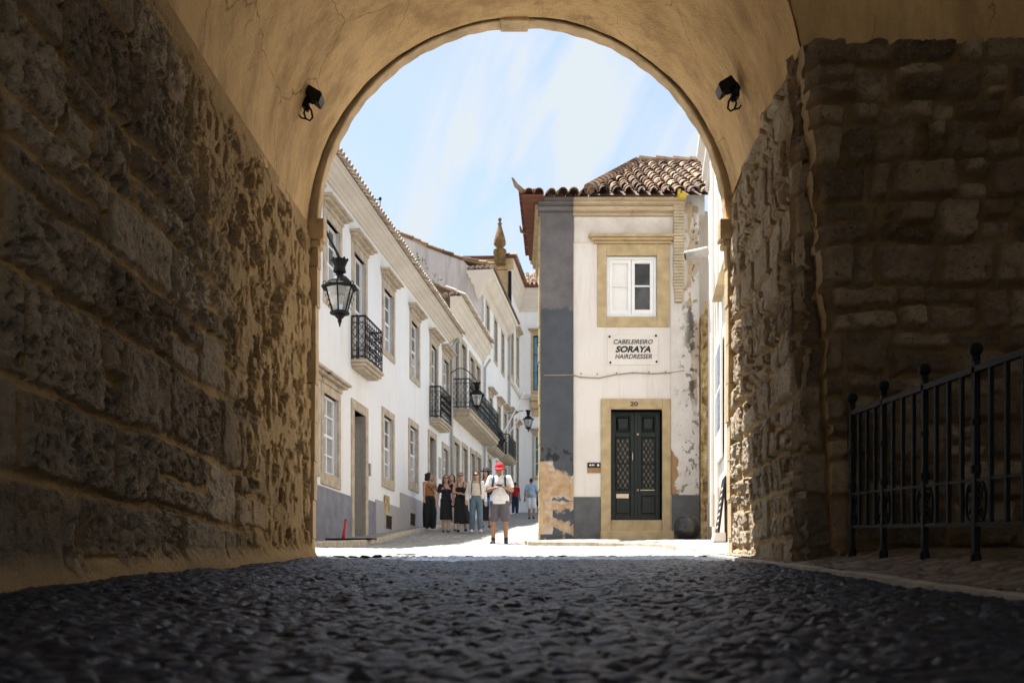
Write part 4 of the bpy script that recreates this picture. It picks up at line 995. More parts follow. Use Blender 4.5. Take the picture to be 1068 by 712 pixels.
# cable sagging across the front
pts = [(597,391),(606,393.5),(625,394.3),(640,391),(660,388.8),(680,389.8),(700,388.8),(714,386.5)]
mb = MB(); mb.tube([FB.pt(kx(598),.04,kz(391))]+[FB.pt(kx(x),.02,kz(y)) for x,y in pts],.011,6); mb.tube([FB.pt(kx(567),.062,kz(392)),FB.pt(kx(598.5),.062,kz(391.6))],.011,6)
for x,y in ((606,389.5),(623,390),(643,389),(660,389),(677,388),(694,387.5)): mb.ell(FB.pt(kx(x),.01,kz(y)),(.016,.016,.016),6,5)
mb.build('cable', M['cable'], c5)
# flaking, mouldy strip of plaster between the door and the lane
uu = np.linspace(kx(699.6),kx(729),110); vv = np.linspace(kz(516),kz(222),640); Uu,Vv = np.meshgrid(uu,vv,indexing='ij')
px_ = 534+Uu*FPX/YB; py_ = 621-Vv*FPX/YB; n1 = fbm(Uu*5,Vv*5,701,6,.62); n2 = fbm(Uu*13,Vv*13,711,4); n3 = fbm(Uu*3,Vv*1.2,721,4)
cr = 719.5+3*(n3-.5)*2+.018*(py_-330); mold = sm(.52,.62,n1+.16*np.exp(-((px_-cr)/3.2)**2)*(py_>300)*(py_<420)-.03)*np.exp(-((px_-cr)/5)**2)*sm(285,320,py_)*(1-sm(405,430,py_))
mold = np.maximum(mold, sm(.66,.70,fbm(Uu*15,Vv*13,731,4))*sm(704,716,px_)*.75); mold = np.maximum(mold, np.exp(-((px_-704.5-(n2-.5)*4)/1.6)**2-((py_-408-(n1-.5)*16)/4)**2)*sm(.4,.5,n2))
brown = sm(-.8,.8,705.5+10*(n1-.5)+3*(n2-.5)-1.0*np.maximum(0,(482-py_))*.5-px_)*sm(462,470,py_); brown = np.maximum(brown, sm(.60,.68,n3+.12*(py_<300))*.55*sm(712,722,px_)); brown = np.maximum(brown, sm(.57,.66,n1)*sm(488,508,py_)*.7)
t_ = NT('flaking_plaster'); col = t_.mix(t_.ramp(t_.noise(2.5,7,.65),.35,.7), c4((.72,.68,.65)), c4((.60,.55,.50)))
col = t_.mix(t_.attr('brown'), col, c4((.36,.23,.12))); col = t_.mix(t_.attr('mold'), col, c4((.045,.038,.032))); t_.bump(t_.noise(18,8,.65),.012); M['flaking'] = t_.done(col,.9,.2)
grid('flaking_plaster', np.stack([Uu, YB-.026+.022*np.clip(brown+mold*.5,0,1)-.006*(n1-.5), Vv], -1), M['flaking'], c5, dict(brown=np.clip(brown,0,1), mold=np.clip(mold,0,1)*.85))
# ribbed mortar gutter with a yellow lichened spout
u0,u1,zt,zb = kx(701.5),kx(712.5),kz(206),kz(316); n = 34
mb = MB()
for i in range(n):
    za = zb+(zt-zb)*i/n; zc_ = zb+(zt-zb)*(i+.92)/n; t = i/n; ins = .05*(1-min(1,t*6)); pr = .10+.05*t
    mb.fbox(FB,u0+ins,u1-ins*.6,-.01,pr+.012*(i%2),za,zc_); 
mb.fbox(FB,u0+.03,u1-.03,-.01,.09,zb,zt); bevel(mb.build('gutter', M['ribbed'], c5), .012)
mb = MB(); mb.ell(FB.pt(kx(708),.40,7.79),(.10,.10,.05),14,8); mb.ell(FB.pt(kx(704.5),.42,7.84),(.035,.05,.08),10,8); mb.build('spout', M['yellow'], c5, smooth=True)
# stub wall set back beside it, with waterspout and an ochre quoin pier
mb = MB(); mb.box((kx(712.7),YB-.02,kz(320)),(kx(722),YB+.4,kz(212))); mb.box((kx(722)+.002,YB+.06,kz(330)),(kx(729),YB+.5,kz(214))); bevel(mb.build('stub_wall', M['cornice_worn'], c5), .02)
mb = MB(); mb.prism([(kx(712.5),YB+.10,kz(221)),(kx(736),YB+.10,kz(222)),(kx(736),YB+.10,kz(191)),(kx(712.5),YB+.10,kz(194))],(0,.5,0)); mb.build('parapet', M['white'], c5)
mb = MB(); d_ = 17.6; mb.tube([pix(738,262,d_),pix(714.5,267,d_)],[.085,.085],14); s5 = mb.build('waterspout', simple('grey_spout',(.33,.31,.28),.8,.2), c5, smooth=True)
q = MB(); q.tube([pix(715.2,266.9,d_),pix(714.3,267.1,d_)],[.06,.06],12); q.build('mouth_shade', M['dark'], s5)  # near-black disc painted for the shade inside the pipe
uu = np.linspace(kx(729.5),kx(745),40); vv = np.linspace(.7,kz(318),260); Uu,Vv = np.meshgrid(uu,vv,indexing='ij')
rr = .16*(fbm(Uu*7,Vv*4,601,5,.6)-.5)-.09*sm(.58,.66,fbm(Uu*6,Vv*3,602,4)); taper = sm(kz(350),kz(318),Vv)*.5
cx_ = kx(737); P = np.stack([cx_+(Uu-cx_)*(1-taper)+.02*(fbm(Vv*3,Vv*0,603,3)-.5), YB-.28-rr+((Uu-cx_)/.15)**2*.10, Vv], -1)
grid('rough_pier', P, M['rust_stone'], c5)
mb = MB(); mb.box((kx(730.5),YB-.15,.6),(kx(744.5),YB+.1,kz(330))); mb.build('pier_core', M['rust_stone'], c5)

# ------------------------------------------------------------------ sunlit white house running from the corner house to the gateway
FW = Fr((1.27,0,0),(.131,1,0),(-1,.131,0))
w6 = thing('lane_house', 'narrow sunlit white house front squeezed between gateway and corner house', 'house', FW.pt(15,0,.9))
mb = MB(); mb.fbox(FW,10.58,19.45,-4,0,-.2,8.3); mb.build('wall', M['white_sun'], w6)
mb = MB(); pr = [(0,-.75),(.05,-.75),(.05,-.55),(.12,-.5),(.12,-.2),(.22,-.1),(.22,0),(0,0)]; moulding(FW,10.6,19.4,pr,8.55,mb); bevel(mb.build('cornice', M['white_sun'], w6), .015)
mb = MB(); mb.fbox(FW,10.6,19.4,.0,.025,-.1,1.75); mb.build('plinth', simple('pink_plinth',(.62,.50,.40),.85,.15,3), w6)
mb = MB(); u = FW.u(750,.05); mb.tube([FW.pt(17.4,.06,1.2),FW.pt(17.4,.06,8.0)],.04,8); mb.tube([FW.pt(16.2,.05,1.2),FW.pt(16.2,.05,6.6)],.022,6); mb.build('downpipe', M['white_sun'], w6)
ud = 15.7; mb = MB(); mb.prism([FW.pt(ud-.45,0,4.72),FW.pt(ud-.45,.15,4.72),FW.pt(ud-.45,0,5.25)], FW.U*.9); mb.build('shelf_hood', M['stone_y'], w6)
# information panel and A-board
pn = thing('info_panel', 'narrow blue and white information panel on the sunlit white wall', 'panel', FW.pt(16.1,.03,2.5))
mb = MB(); mb.fbox(FW,15.55,16.7,.025,.06,2.15,4.15); bevel(mb.build('board', M['paper_white'], pn), .005)
for z0,z1 in ((2.62,3.25),(3.32,3.95)):
    mb = MB(); mb.fbox(FW,15.65,16.6,.06,.064,z0,z1); mb.build('picture', M['blue_ink'], pn)
ab = thing('pavement_board', 'dark folding pavement board leaning at the foot of the white wall', 'sign', FW.pt(14.9,.1,gz(14.9)+.11))
ub = 15.0; g = gz(ub)+.11
mb = MB(); mb.hexa([FW.pt(ub-.3,.18,g),FW.pt(ub+.3,.18,g),FW.pt(ub+.3,.15,g),FW.pt(ub-.3,.15,g),FW.pt(ub-.3,.06,g+.95),FW.pt(ub+.3,.06,g+.95),FW.pt(ub+.3,.03,g+.95),FW.pt(ub-.3,.03,g+.95)]); bevel(mb.build('board', M['ink'], ab), .006)
mb = MB()
for k in range(7):
    t0 = .2+.1*k; p = lambda t: .18-.12*t+.003
    mb.add([FW.pt(ub-.22,p(t0),g+.95*t0),FW.pt(ub+.05+.15*random.random(),p(t0),g+.95*t0),FW.pt(ub+.05,p(t0+.035),g+.95*(t0+.035)),FW.pt(ub-.22,p(t0+.035),g+.95*(t0+.035))],[(0,1,2,3)])
mb.build('chalk_lines', M['paper_white'], ab, fix=False)
mb = MB(); mb.hexa([FW.pt(ub-.32,.23,g-.02),FW.pt(ub+.32,.23,g-.02),FW.pt(ub+.32,.05,g-.02),FW.pt(ub-.32,.05,g-.02),FW.pt(ub-.32,.20,g+.11),FW.pt(ub+.32,.20,g+.11),FW.pt(ub+.32,.05,g+.11),FW.pt(ub-.32,.05,g+.11)]); mb.build('foot', M['paper_white'], ab)

# ------------------------------------------------------------------ signs
def text_mesh(body, width, height, shear=0.0, ext=.003, bold=0.0, space=1.0):
    cu = bpy.data.curves.new('t','FONT'); cu.body = body; cu.shear = shear; cu.extrude = ext; cu.offset = bold; cu.align_x = 'CENTER'; cu.resolution_u = 4; cu.space_character = space
    o = bpy.data.objects.new('t',cu); COL.objects.link(o); dg = bpy.context.evaluated_depsgraph_get(); dg.update()
    me = bpy.data.meshes.new_from_object(o.evaluated_get(dg)); bpy.data.objects.remove(o)
    xs = [v.co.x for v in me.vertices]; ys = [v.co.y for v in me.vertices]; w = max(xs)-min(xs); h = max(ys)-min(ys); cx = (max(xs)+min(xs))/2; cy = (max(ys)+min(ys))/2
    for v in me.vertices: v.co = Vector(((v.co.x-cx)*width/w, -v.co.z, (v.co.y-cy)*height/h))
    me.materials.clear(); return me
def lettering(par, F, u, p, z, body, w, h, mat, name='lettering', **k):
    me = text_mesh(body,w,h,**k); off = OFF[par.name]; rot = Matrix((F.U,-F.N,(0,0,1))).transposed(); c = F.pt(u,p,z)
    arc = k.get('arc',0)
    for v in me.vertices: v.co = c+rot@v.co-off
    return link_mesh(name, me, M[mat], par)
hs_ = thing('hairdresser_sign', 'pale painted hairdresser sign reading SORAYA between window and green door', 'sign', FB.pt(kx(660),.03,kz(366)))
mb = MB(); mb.fbox(FB,kx(633.5),kx(686.5),.004,.016,kz(380.5),kz(349.5)); bevel(mb.build('board', simple('sign_board',(.72,.66,.60),.85,.10,2,.002,20,(.745,.71,.675)), hs_), .003)
lettering(hs_,FB,kx(660.3),.0195,kz(356.6),'CABELEIREIRO',kx(680.8)-kx(640),.088,'ink',shear=.22,bold=.012)
lettering(hs_,FB,kx(660.2),.0195,kz(364.3),'SORAYA',kx(678.5)-kx(641.8),.128,'ink',shear=.25,bold=.04)
lettering(hs_,FB,kx(660.7),.0195,kz(371.8),'HAIRDRESSER',kx(680)-kx(641.7),.092,'ink',shear=.22,bold=.012)
for x,y in ((635.7,351.3),(684,350.3),(636.5,378.2),(684.6,377.3)):
    mb = MB(); mb.ell(FB.pt(kx(x),.024,kz(y)),(.022,.012,.022),10,6); mb.build('screw', M['iron'], hs_)
np_ = thing('name_plate', 'small black over brown name plate beside the green door', 'sign', FB.pt(kx(619),.02,kz(487)))
mb = MB(); mb.fbox(FB,kx(612.5),kx(626.2),.004,.02,kz(487.6),kz(482.3)); mb.build('black_plate', M['ink'], np_)
mb = MB(); mb.fbox(FB,kx(612.5),kx(626.2),.004,.018,kz(493),kz(487.7)); mb.build('brown_plate', simple('bronze_plate',(.30,.17,.07),.5,.2), np_)
mb = MB(); 
for x0_,x1_ in ((614.5,616.4),(616.9,618.6),(619.0,620.0)): mb.fbox(FB,kx(x0_),kx(x1_),.02,.022,kz(485.6),kz(484.1))
mb.build('marking', M['paper_white'], np_); mb = MB(); mb.fbox(FB,kx(622.7),kx(624.9),.02,.022,kz(486),kz(483.9)); mb.build('marking', M['paper_white'], np_)
lettering(d5,FB,kx(661),.0485,kz(421.5),'20',.15,.085,'iron',name='house_number',bold=.01)
# black ball on the pavement
dB_ = 18.3; cb = pix(716.5,550.8,dB_); bl = MB(); bl.ell((0,0,.235),(.252,.252,.252),48,32); bl.lathe([(.13,-.03),(.15,0),(.13,.02)],(0,0,0),24)
o = bl.build('stone_ball', M['black_ball'], None, smooth=True); o.location = (cb.x,cb.y,cb.z-.238); tag(o,'glossy black stone ball on the pavement beside the green door','ball')
# red plastic stake by the grey plinth
u = FA.u(358,.35); c = FA.pt(u,.35,gz(FA.pt(u,.35,0).y)+.10); o = MB(); o.tube([(0,0,0),(.02,0,.12),(.05,.01,.40)],[.035,.03,.022],10); o.tube([(.05,.01,.40),(.052,.01,.43)],[.03,.02],10)
q = o.build('red_stake', M['red'], None, smooth=True); q.location = c; tag(q,'thin red plastic stake leaning on the pavement before the grey plinth','stake')
mb = MB(); mb.box((-.5,-.2,-.02),(.5,.2,.016)); q = bevel(mb.build('manhole_cover', M['iron']), .01); q.location = (c.x+.25,c.y-.5,gz(c.y-.5)+.118); q.rotation_euler = (math.atan(.063),0,R(-7)); tag(q,'flat dark inspection cover in the left pavement beside the red stake','manhole cover')
# roof aerial
c = pix(396.5,222,25.5); an = thing('roof_aerial', 'small bent aerial standing on the roof edge of the long house', 'aerial', c)
mb = MB(); mb.tube([c+V(0,0,-.9),c+V(0,0,.36)],.012,6); mb.tube([c+V(-.2,0,.33),c+V(0,0,.34)],.012,6); mb.build('mast', M['iron'], an)
mb = MB(); mb.ell(c+V(.0,0,.36),(.04,.04,.05),8,6); mb.build('tip', M['iron'], an)
# weeds in the gutters
def weed(px, py, d, s, label):
    c = pix(px,py,d); rg = random.Random(int(px)); t = thing('gutter_weed', label, 'weed', c, 0, 'weeds growing in the roof gutters')
    mb = MB(); st = MB()
    for i in range(70):
        a = rg.uniform(0,2*math.pi); r = rg.random()**.6*s; h = rg.random()*s*1.5*(1-r/s*.5); p = c+V(r*math.cos(a),r*math.sin(a)*.6,h); l = rg.uniform(.04,.10); q = V(rg.uniform(-1,1),rg.uniform(-1,1),rg.uniform(-.2,1)).normalized(); n = q.cross(V(rg.random(),rg.random(),rg.random())).normalized()
        mb.add([p,p+q*l*.5+n*l*.25,p+q*l,p+q*l*.5-n*l*.25],[(0,1,2,3)])
        if i%9 == 0: st.tube([c+V(0,0,-.1),p],.006,5)
    mb.build('leaves', M['leaf'], t, fix=False); st.build('stem', M['leaf'], t)
weed(434.5,279,30.2,.32,'larger dry weed clump in the gutter of the long white house')
weed(452,300,33.4,.36,'lower dry weed clump near the far end of the same gutter')
# flag poles
for i,(x0,y0,x1,y1,lb) in enumerate(((519,464,546.5,410,'longer pale bare flagpole slanting out over the lane'),(524,462,549,425,'shorter pale bare flagpole just below the longer one'))):
    u = FA.u(x0,.05); A_ = FA.pt(u,.03,FA.z(y0,u,.03)); dd_ = FA.pt(u,.9,0).y-.3*i; B_ = pix(x1,y1,FA.pt(u,1.0,0).y-.4)
    t = thing('flagpole', lb, 'flagpole', A_, 0, 'flagpoles over the lane'); mb = MB(); mb.tube([A_,B_],[.035,.025],8); mb.ell(B_,(.045,.045,.045),8,6); mb.build('pole', M['sash'], t)
    mb = MB(); mb.tube([A_-(B_-A_).normalized()*.05,A_+(B_-A_).normalized()*.25],.06,8); mb.build('socket', M['iron'], t)

# ------------------------------------------------------------------ wall lanterns
def lantern_parts(t, s=1.0, curl=False):
    """hangs from its own bracket; origin = top centre of the crown"""
    L = lambda prof: MB().lathe([(r*s,z*s) for r,z in prof],(0,0,0),8)
    mb = L([(.075,-.16),(.085,-.15),(.07,-.09),(.10,-.02),(.098,-.0),(.085,-.012),(.06,-.08)])
    for k in range(8):
        a = 2*math.pi*k/8; mb.ell((.098*s*math.cos(a),.098*s*math.sin(a),.0),(.016*s,.016*s,.022*s),6,5)
    mb.build('crown', M['iron'], t, world=False, fix=False)
    L([(.03,-.14),(.055,-.20),(.10,-.225),(.155,-.28),(.17,-.32),(.235,-.345),(.235,-.365),(.19,-.365)]).build('cap', M['iron'], t, world=False)
    mb = MB()
    for k in range(6):
        a = 2*math.pi*(k+.5)/6; ca,sa = math.cos(a),math.sin(a)
        mb.tube([(.185*s*ca,.185*s*sa,-.36*s),(.098*s*ca,.098*s*sa,-.66*s)],.010*s,6)
        # curled strips beside each rib and on the rim
        mb.tube([((.20+.022*math.cos(w))*s*ca,(.20+.022*math.cos(w))*s*sa,(-.325+.028*math.sin(w))*s) for w in np.linspace(-1,4.4,8)],.006*s,5)
        for q in range(4):
            f = (q+.6)/4.4; rr = .185+(.098-.185)*f+.022; zz = -.36-.30*f
            mb.tube([((rr+.014*math.cos(w))*s*ca,(rr+.014*math.cos(w))*s*sa,(zz+.02*math.sin(w))*s) for w in np.linspace(-1.5,2.6,6)],.004*s,5)
    mb.lathe([(.10*s,-.655*s),(.125*s,-.665*s),(.125*s,-.685*s),(.09*s,-.69*s)],(0,0,0),12)
    mb.build('cage', M['iron'], t, world=False, fix=False)
    MB().lathe([(.176*s,-.368*s),(.092*s,-.655*s)],(0,0,0),6).build('glass', M['lamp_glass'], t, world=False)
    mb = MB().lathe([(.085*s,-.69*s),(.05*s,-.73*s),(.035*s,-.745*s),(.022*s,-.76*s),(.03*s,-.775*s),(.018*s,-.80*s),(.006*s,-.85*s)],(0,0,0),10)
    mb.build('finial', M['iron'], t, world=False, smooth=True)
    MB().ell((0,0,-.50*s),(.035*s,.035*s,.06*s),10,8).build('bulb', M['blind'], t, world=False, smooth=True)
dL = 11.75; c = pix(354.3,271,dL)
t = thing('wall_lantern', 'ornate black crowned lantern bracketed beside the left end of the gateway arch', 'lantern', c, 0, 'black street lanterns')
lantern_parts(t, .93)
mb = MB(); y0 = 10.16-dL; zb = .02
mb.tube([(0,y0,zb),(0,.06,zb)],.016,8); mb.tube([(0,y0+.0,zb-.26),(0,y0+.35,zb-.16),(0,y0+.62,zb-.01)],.010,6); mb.box((-.03,y0-.01,zb-.32),(.03,y0+.02,zb+.06))
for k in range(3):
    cy = y0+.18+.17*k; rr = .07-.015*k; mb.tube([(0,cy+rr*math.cos(w),zb-.015-rr+rr*math.sin(w)) for w in np.linspace(1.2,6.6,12)],.006,5)
mb.build('bracket', M['iron'], t, world=False)
def street_lantern(c, Fq, u, s, label, arch):
    t = thing('wall_lantern', label, 'lantern', c, 0, 'black street lanterns'); lantern_parts(t, s)
    w0 = Fq.pt(u,0,c.z+.05)-c; mb = MB()
    if arch: mb.tube([w0+V(0,0,-.25)]+[w0*(1-f)+V(0,0,.05+.45*math.sin(math.pi*(.15+.85*f))) for f in np.linspace(.0,1,10)],.016,6)
    else: mb.tube([w0,V(0,0,.03)],.018,6); mb.tube([w0+V(0,0,-.3),w0*.45+V(0,0,.0)],.011,6)
    mb.build('bracket', M['iron'], t, world=False)
c = pix(497.6,399,34.6); street_lantern(c,FA,35.1,1.2,'black lantern on a curved bracket beside the long iron balcony',True)
c = pix(551,428,48.8); street_lantern(c,FA,50.2,1.25,'smallest black lantern hanging over the walkers at the far bend',False)
# ------------------------------------------------------------------ people
# local frame: facing -Y, x to the viewer's right when facing the camera, z up, 1.72 m tall before scaling
def J0(**k):
    j = dict(hipL=V(-.088,0,.90),hipR=V(.088,0,.90),kneeL=V(-.10,-.015,.49),kneeR=V(.10,-.015,.49),ankL=V(-.105,.03,.085),ankR=V(.105,.03,.085),
             shL=V(-.165,.01,1.385),shR=V(.165,.01,1.385),elL=V(-.215,.03,1.11),elR=V(.215,.03,1.11),wrL=V(-.235,-.04,.87),wrR=V(.235,-.04,.87),
             neck=V(0,.012,1.43),head=V(0,-.005,1.585),pitch=0.,yaw=0.,toeL=0.,toeR=0.,w=1.0)
    j.update(k); return j
def headmat(j): return Matrix.Rotation(j['yaw'],3,'Z') @ Matrix.Rotation(j['pitch'],3,'X')
def person(label, px, py, d, H, rz, skin, j, group='people walking in the lane'):
    base = pix(px,py,d); t = thing('person', label, 'person', base, rz, group); k = H/1.72; t.scale = (k,k,k)
    w = j['w']; mb = MB()
    mb.ell((0,.005,.95),(.158*w,.108,.125)); mb.ell((0,0,1.10),(.128*w,.092,.15)); mb.ell((0,0,1.26),(.150*w,.104,.17))
    mb.cap((-.13*w,.01,1.375),(.13*w,.01,1.375),.058,.058); mb.cap(j['neck']+V(0,.01,-.07),j['head']+V(0,.015,-.06),.058,.05)
    for s in 'LR':
        h,kn,an = j['hip'+s],j['knee'+s],j['ank'+s]; mb.cap(h,kn,.086*w,.056); mb.cap(kn,kn.lerp(an,.35)+V(0,.012,0),.052,.055); mb.cap(kn.lerp(an,.35)+V(0,.012,0),an,.055,.036)
        ty = j['toe'+s]; f = V(math.sin(ty)*.15,-math.cos(ty)*.15,-.055); mb.cap(an+V(0,.02,-.045),an+f,.038,.028)
        a,e,r = j['sh'+s],j['el'+s],j['wr'+s]; mb.cap(a,e,.050,.039); mb.cap(e,e.lerp(r,.3),.040,.041); mb.cap(e.lerp(r,.3),r,.041,.026)
        dr = (j.get('hd'+s) or (r-e)).normalized(); side = dr.cross(V(0,0,1) if abs(dr.z)<.85 else V(0,1,0)).normalized(); pal = dr.cross(side).normalized()
        pc = j.get('pal'+s)
        if pc: pal = pc.normalized(); side = dr.cross(pal).normalized()
        rot = Matrix((side,pal,dr)).transposed(); mb.ell(r+dr*.052,(.041,.016,.052),12,8,rot)
        for q,(o,l) in enumerate(((-.030,.062),(-.010,.072),(.011,.068),(.030,.052))):
            b0 = r+dr*.092+side*o; b1 = b0+dr*l*.5+pal*.012; b2 = b1+dr*l*.35+pal*.028; mb.cap(b0-dr*.02,b1,.0095,.009,8); mb.cap(b1,b2,.009,.0075,8)
        th = r+dr*.030+side*(-.036); mb.cap(th,th+dr*.045-side*.020+pal*.018,.012,.010,8)
    Rm = headmat(j); c = j['head']; P = lambda x,y,z: c+Rm@V(x,y,z)
    mb.ell(c,(.074,.094,.112),20,14,Rm); mb.ell(P(0,-.022,-.062),(.052,.062,.058),14,10,Rm); mb.cap(P(0,-.088,.018),P(0,-.106,-.022),.010,.015,8)
    for x in (-.074,.074): mb.ell(P(x,.012,-.005),(.012,.020,.030),8,6,Rm)
    mb.ell(P(0,-.085,.045),(.045,.014,.014),10,6,Rm)
    b = mb.remesh('body', M[skin], t, .0085, 2)
    for x in (-.030,.030): MB().ell(P(x,-.088,.018),(.013,.010,.007),8,6,Rm).build('eye', M['lens'], t, world=False)
    e = MB(); e.ell(P(0,-.089,-.058),(.024,.008,.007),10,6,Rm); e.build('mouth', M['lip'], t, world=False)
    return t, j, P, Rm
def shoes(t, j, mat, sole=None):
    for s in 'LR':
        an = j['ank'+s]; ty = j['toe'+s]; f = V(math.sin(ty),-math.cos(ty),0); mb = MB()
        mb.cap(an+V(0,.015,-.04)-f*.01,an+f*.07+V(0,0,-.045),.047,.044); mb.cap(an+f*.05+V(0,0,-.047),an+f*.165+V(0,0,-.056),.042,.031)
        o = mb.remesh('shoe', M[mat], t, .009, 2)
        if sole:
            m2 = MB(); m2.cap(an-f*.03+V(0,.015,-.074),an+f*.17+V(0,0,-.074),.012,.012); m2.ell(an+f*.07+V(0,.0,-.078),(.048,.125,.013)); m2.build('sole', M[sole], o, world=False, smooth=True)
def top(t, j, mat, sleeve=.5, hem=.88, infl=.014, loose=1.0, name='shirt', low=False):
    w = j['w']; mb = MB(); i = infl
    z = hem+.06
    mb.ell((0,.0,max(hem+.12,.98)),((.158*w+i)*loose,(.112+i)*loose,.15)); mb.ell((0,0,1.10),((.134*w+i)*loose,(.096+i)*loose,.16)); mb.ell((0,0,1.25),(.152*w+i,.108+i,.165))
    mb.lathe([((.158*w+i)*loose,0),((.160*w+i)*loose,.10)],(0,0,hem),24,1,.70)
    if not low: mb.cap((-.13*w,.01,1.37),(.13*w,.01,1.37),.058+i,.058+i); mb.cap((0,.012,1.38),(0,.014,1.432),.062+i*.5,.054+i*.5)
    if sleeve > 0:
        for s in 'LR':
            a,e,r = j['sh'+s],j['el'+s],j['wr'+s]
            if sleeve <= 1: mb.cap(a,a.lerp(e,sleeve),.054+i,.050+i*1.3*loose)
            else: mb.cap(a,e,.054+i,.046+i); mb.cap(e,e.lerp(r,sleeve-1),.046+i,.034+i)
    return mb.remesh(name, M[mat], t, .010, 3)
def trousers(t, j, mat, length=2., infl=.012, wide=1.0, name='trousers', waist=1.02):
    w = j['w']; mb = MB(); i = infl
    mb.ell((0,.005,.94),(.162*w+i,.114+i,.125)); mb.lathe([(.150*w+i,-.10),(.140*w+i,0)],(0,.0,waist),24,1,.72)
    for s in 'LR':
        h,k,a = j['hip'+s],j['knee'+s],j['ank'+s]
        if length <= 1: mb.cap(h,h.lerp(k,length),.090*w+i,(.078+i)*wide); 
        else: mb.cap(h,k,.090*w+i,(.062+i)*wide); mb.cap(k,k.lerp(a,length-1),(.062+i)*wide,(.050+i)*wide)
    return mb.remesh(name, M[mat], t, .010, 2)
def dress(t, j, mat, hem=.45, flare=1.35, sleeve=0., straps=True, name='dress', drift=0.0):
    w = j['w']; mb = MB()
    mb.ell((0,0,1.08),(.142*w,.105,.16)); mb.ell((0,-.004,1.22),(.158*w,.118,.115)); mb.ell((0,.005,.95),(.172*w,.125,.14))
    n = 40; rings = []; zs = [1.0,.92,.8,.68,.56,hem]
    vs = []; fs = []
    for q,z in enumerate(zs):
        f = (1.0-z)/(1.0-hem); rr = .165*w*(1+(flare-1)*f)
        for k in range(n):
            a = 2*math.pi*k/n; rp = 1+.06*f*math.sin(a*7+1.3)+.035*f*math.sin(a*11)
            vs.append(V(rr*rp*math.cos(a)+drift*f*f, (rr*.78)*rp*math.sin(a)+.0, z))
    for q in range(len(zs)-1):
        for k in range(n): fs.append((q*n+k,q*n+(k+1)%n,(q+1)*n+(k+1)%n,(q+1)*n+k))
    fs.append(tuple(range(n))); fs.append(tuple((len(zs)-1)*n+k for k in range(n-1,-1,-1))); mb.add(vs,fs)
    if sleeve > 0:
        mb.cap((-.13*w,.01,1.36),(.13*w,.01,1.36),.068,.068)
        for s in 'LR': a,e = j['sh'+s],j['el'+s]; mb.cap(a,a.lerp(e,sleeve),.066,.060)
    elif straps:
        for x in (-.085,.085): mb.tube([V(x,-.115,1.27),V(x,-.07,1.40),V(x,.02,1.445),V(x,.10,1.30)],.013,8)
    return mb.remesh(name, M[mat], t, .010, 2)
def hair(t, P, Rm, mat, style):
    mb = MB(); rg = random.Random(style)
    mb.ell(P(0,.020,.030),(.084,.092,.102),18,12,Rm)
    if style in ('long','curly'):
        n = 26 if style == 'curly' else 16
        for k in range(n):
            a = math.pi*(k/(n-1))*1.25-math.pi*.125; r = .082 if style == 'long' else .10
            x,y = r*math.cos(a), .018+r*.85*math.sin(a); top_ = P(x*.9,y,.05); L = rg.uniform(.20,.27) if style == 'long' else rg.uniform(.10,.16)
            mb.cap(top_, top_+V(x*.3,.02,-L), .030, .022 if style == 'long' else .034)
            if style == 'curly': mb.ell(P(x*1.05+rg.uniform(-.02,.02),y+rg.uniform(-.02,.02),rg.uniform(-.08,.10)),(.035,.035,.035),8,6)
    if style == 'bun': mb.ell(P(0,.09,.075),(.045,.045,.042),12,8)
    if style == 'tail': mb.cap(P(0,.10,.03),P(0,.13,-.13),.035,.02)
    # keep the face clear
    return mb.remesh('hair', M[mat], t, .010, 1)
def sunglasses(t, P, Rm):
    mb = MB()
    for x in (-.031,.031): mb.ell(P(x,-.096,.016),(.027,.010,.020),12,8,Rm)
    mb.tube([P(-.01,-.103,.022),P(.01,-.103,.022)],.004,6)
    for x in (-1,1): mb.tube([P(x*.055,-.092,.022),P(x*.078,-.02,.018),P(x*.078,.02,.010)],.004,6)
    mb.build('sunglasses', M['lens'], t, world=False, smooth=True)
def bag_strap(t, mat, pts, r=.012, name='bag_strap'): MB().tube(pts,r,8).build(name, M[mat], t, world=False, smooth=True)

# man in the red cap, looking down at his phone
j = J0(pitch=R(24),head=V(0,-.035,1.575),kneeL=V(-.125,-.02,.48),kneeR=V(.125,-.02,.48),ankL=V(-.135,.02,.085),ankR=V(.135,.02,.085),toeL=-.18,toeR=.12,
       shL=V(-.185,.01,1.385),shR=V(.185,.01,1.385),elL=V(-.265,-.02,1.13),elR=V(.265,-.03,1.13),wrL=V(-.05,-.235,1.165),wrR=V(.11,-.24,1.17),hdL=V(.9,-.30,.25),hdR=V(-.85,-.3,.3),palL=V(.0,-.4,1),palR=V(.1,-.2,1),w=1.10)
t,j,P,Rm = person('man in red cap, white shirt and dark shorts looking down at his phone',521,567.6,21.1,1.74,R(-4),'skin_tan',j)
top(t,j,'c_white',.62,.84,.016,1.08,'polo_shirt'); trousers(t,j,'c_grey',.80,.020,1.12,'shorts'); shoes(t,j,'rubber','c_offwhite'); hair(t,P,Rm,'hair_black','short')
for s in 'LR':
    an = j['ank'+s]; MB().cap(an+V(0,0,-.01),an+V(0,0,.05),.041,.045).build('sock', M['rubber'], t, world=False, smooth=True)
mb = MB(); mb.ell(P(0,.002,.058),(.089,.108,.080),22,14,Rm); mb.lathe([(.090,0),(.091,.03)],P(0,.0,.035),22,1,1.15)
vs = []; n = 14
for k in range(n+1):
    a = math.pi*k/n; 
    for rr,zz in ((.80,.046),(1.0,.040)): vs.append(P(.086*math.cos(a)*(1 if rr<1 else .95),-.06-(.04 if rr<1 else .145)*math.sin(a),zz+.012*math.sin(a)-(0 if rr<1 else .022)))
fs = [(2*k,2*k+1,2*k+3,2*k+2) for k in range(n)]; mb2 = MB(); mb2.add(vs,fs)
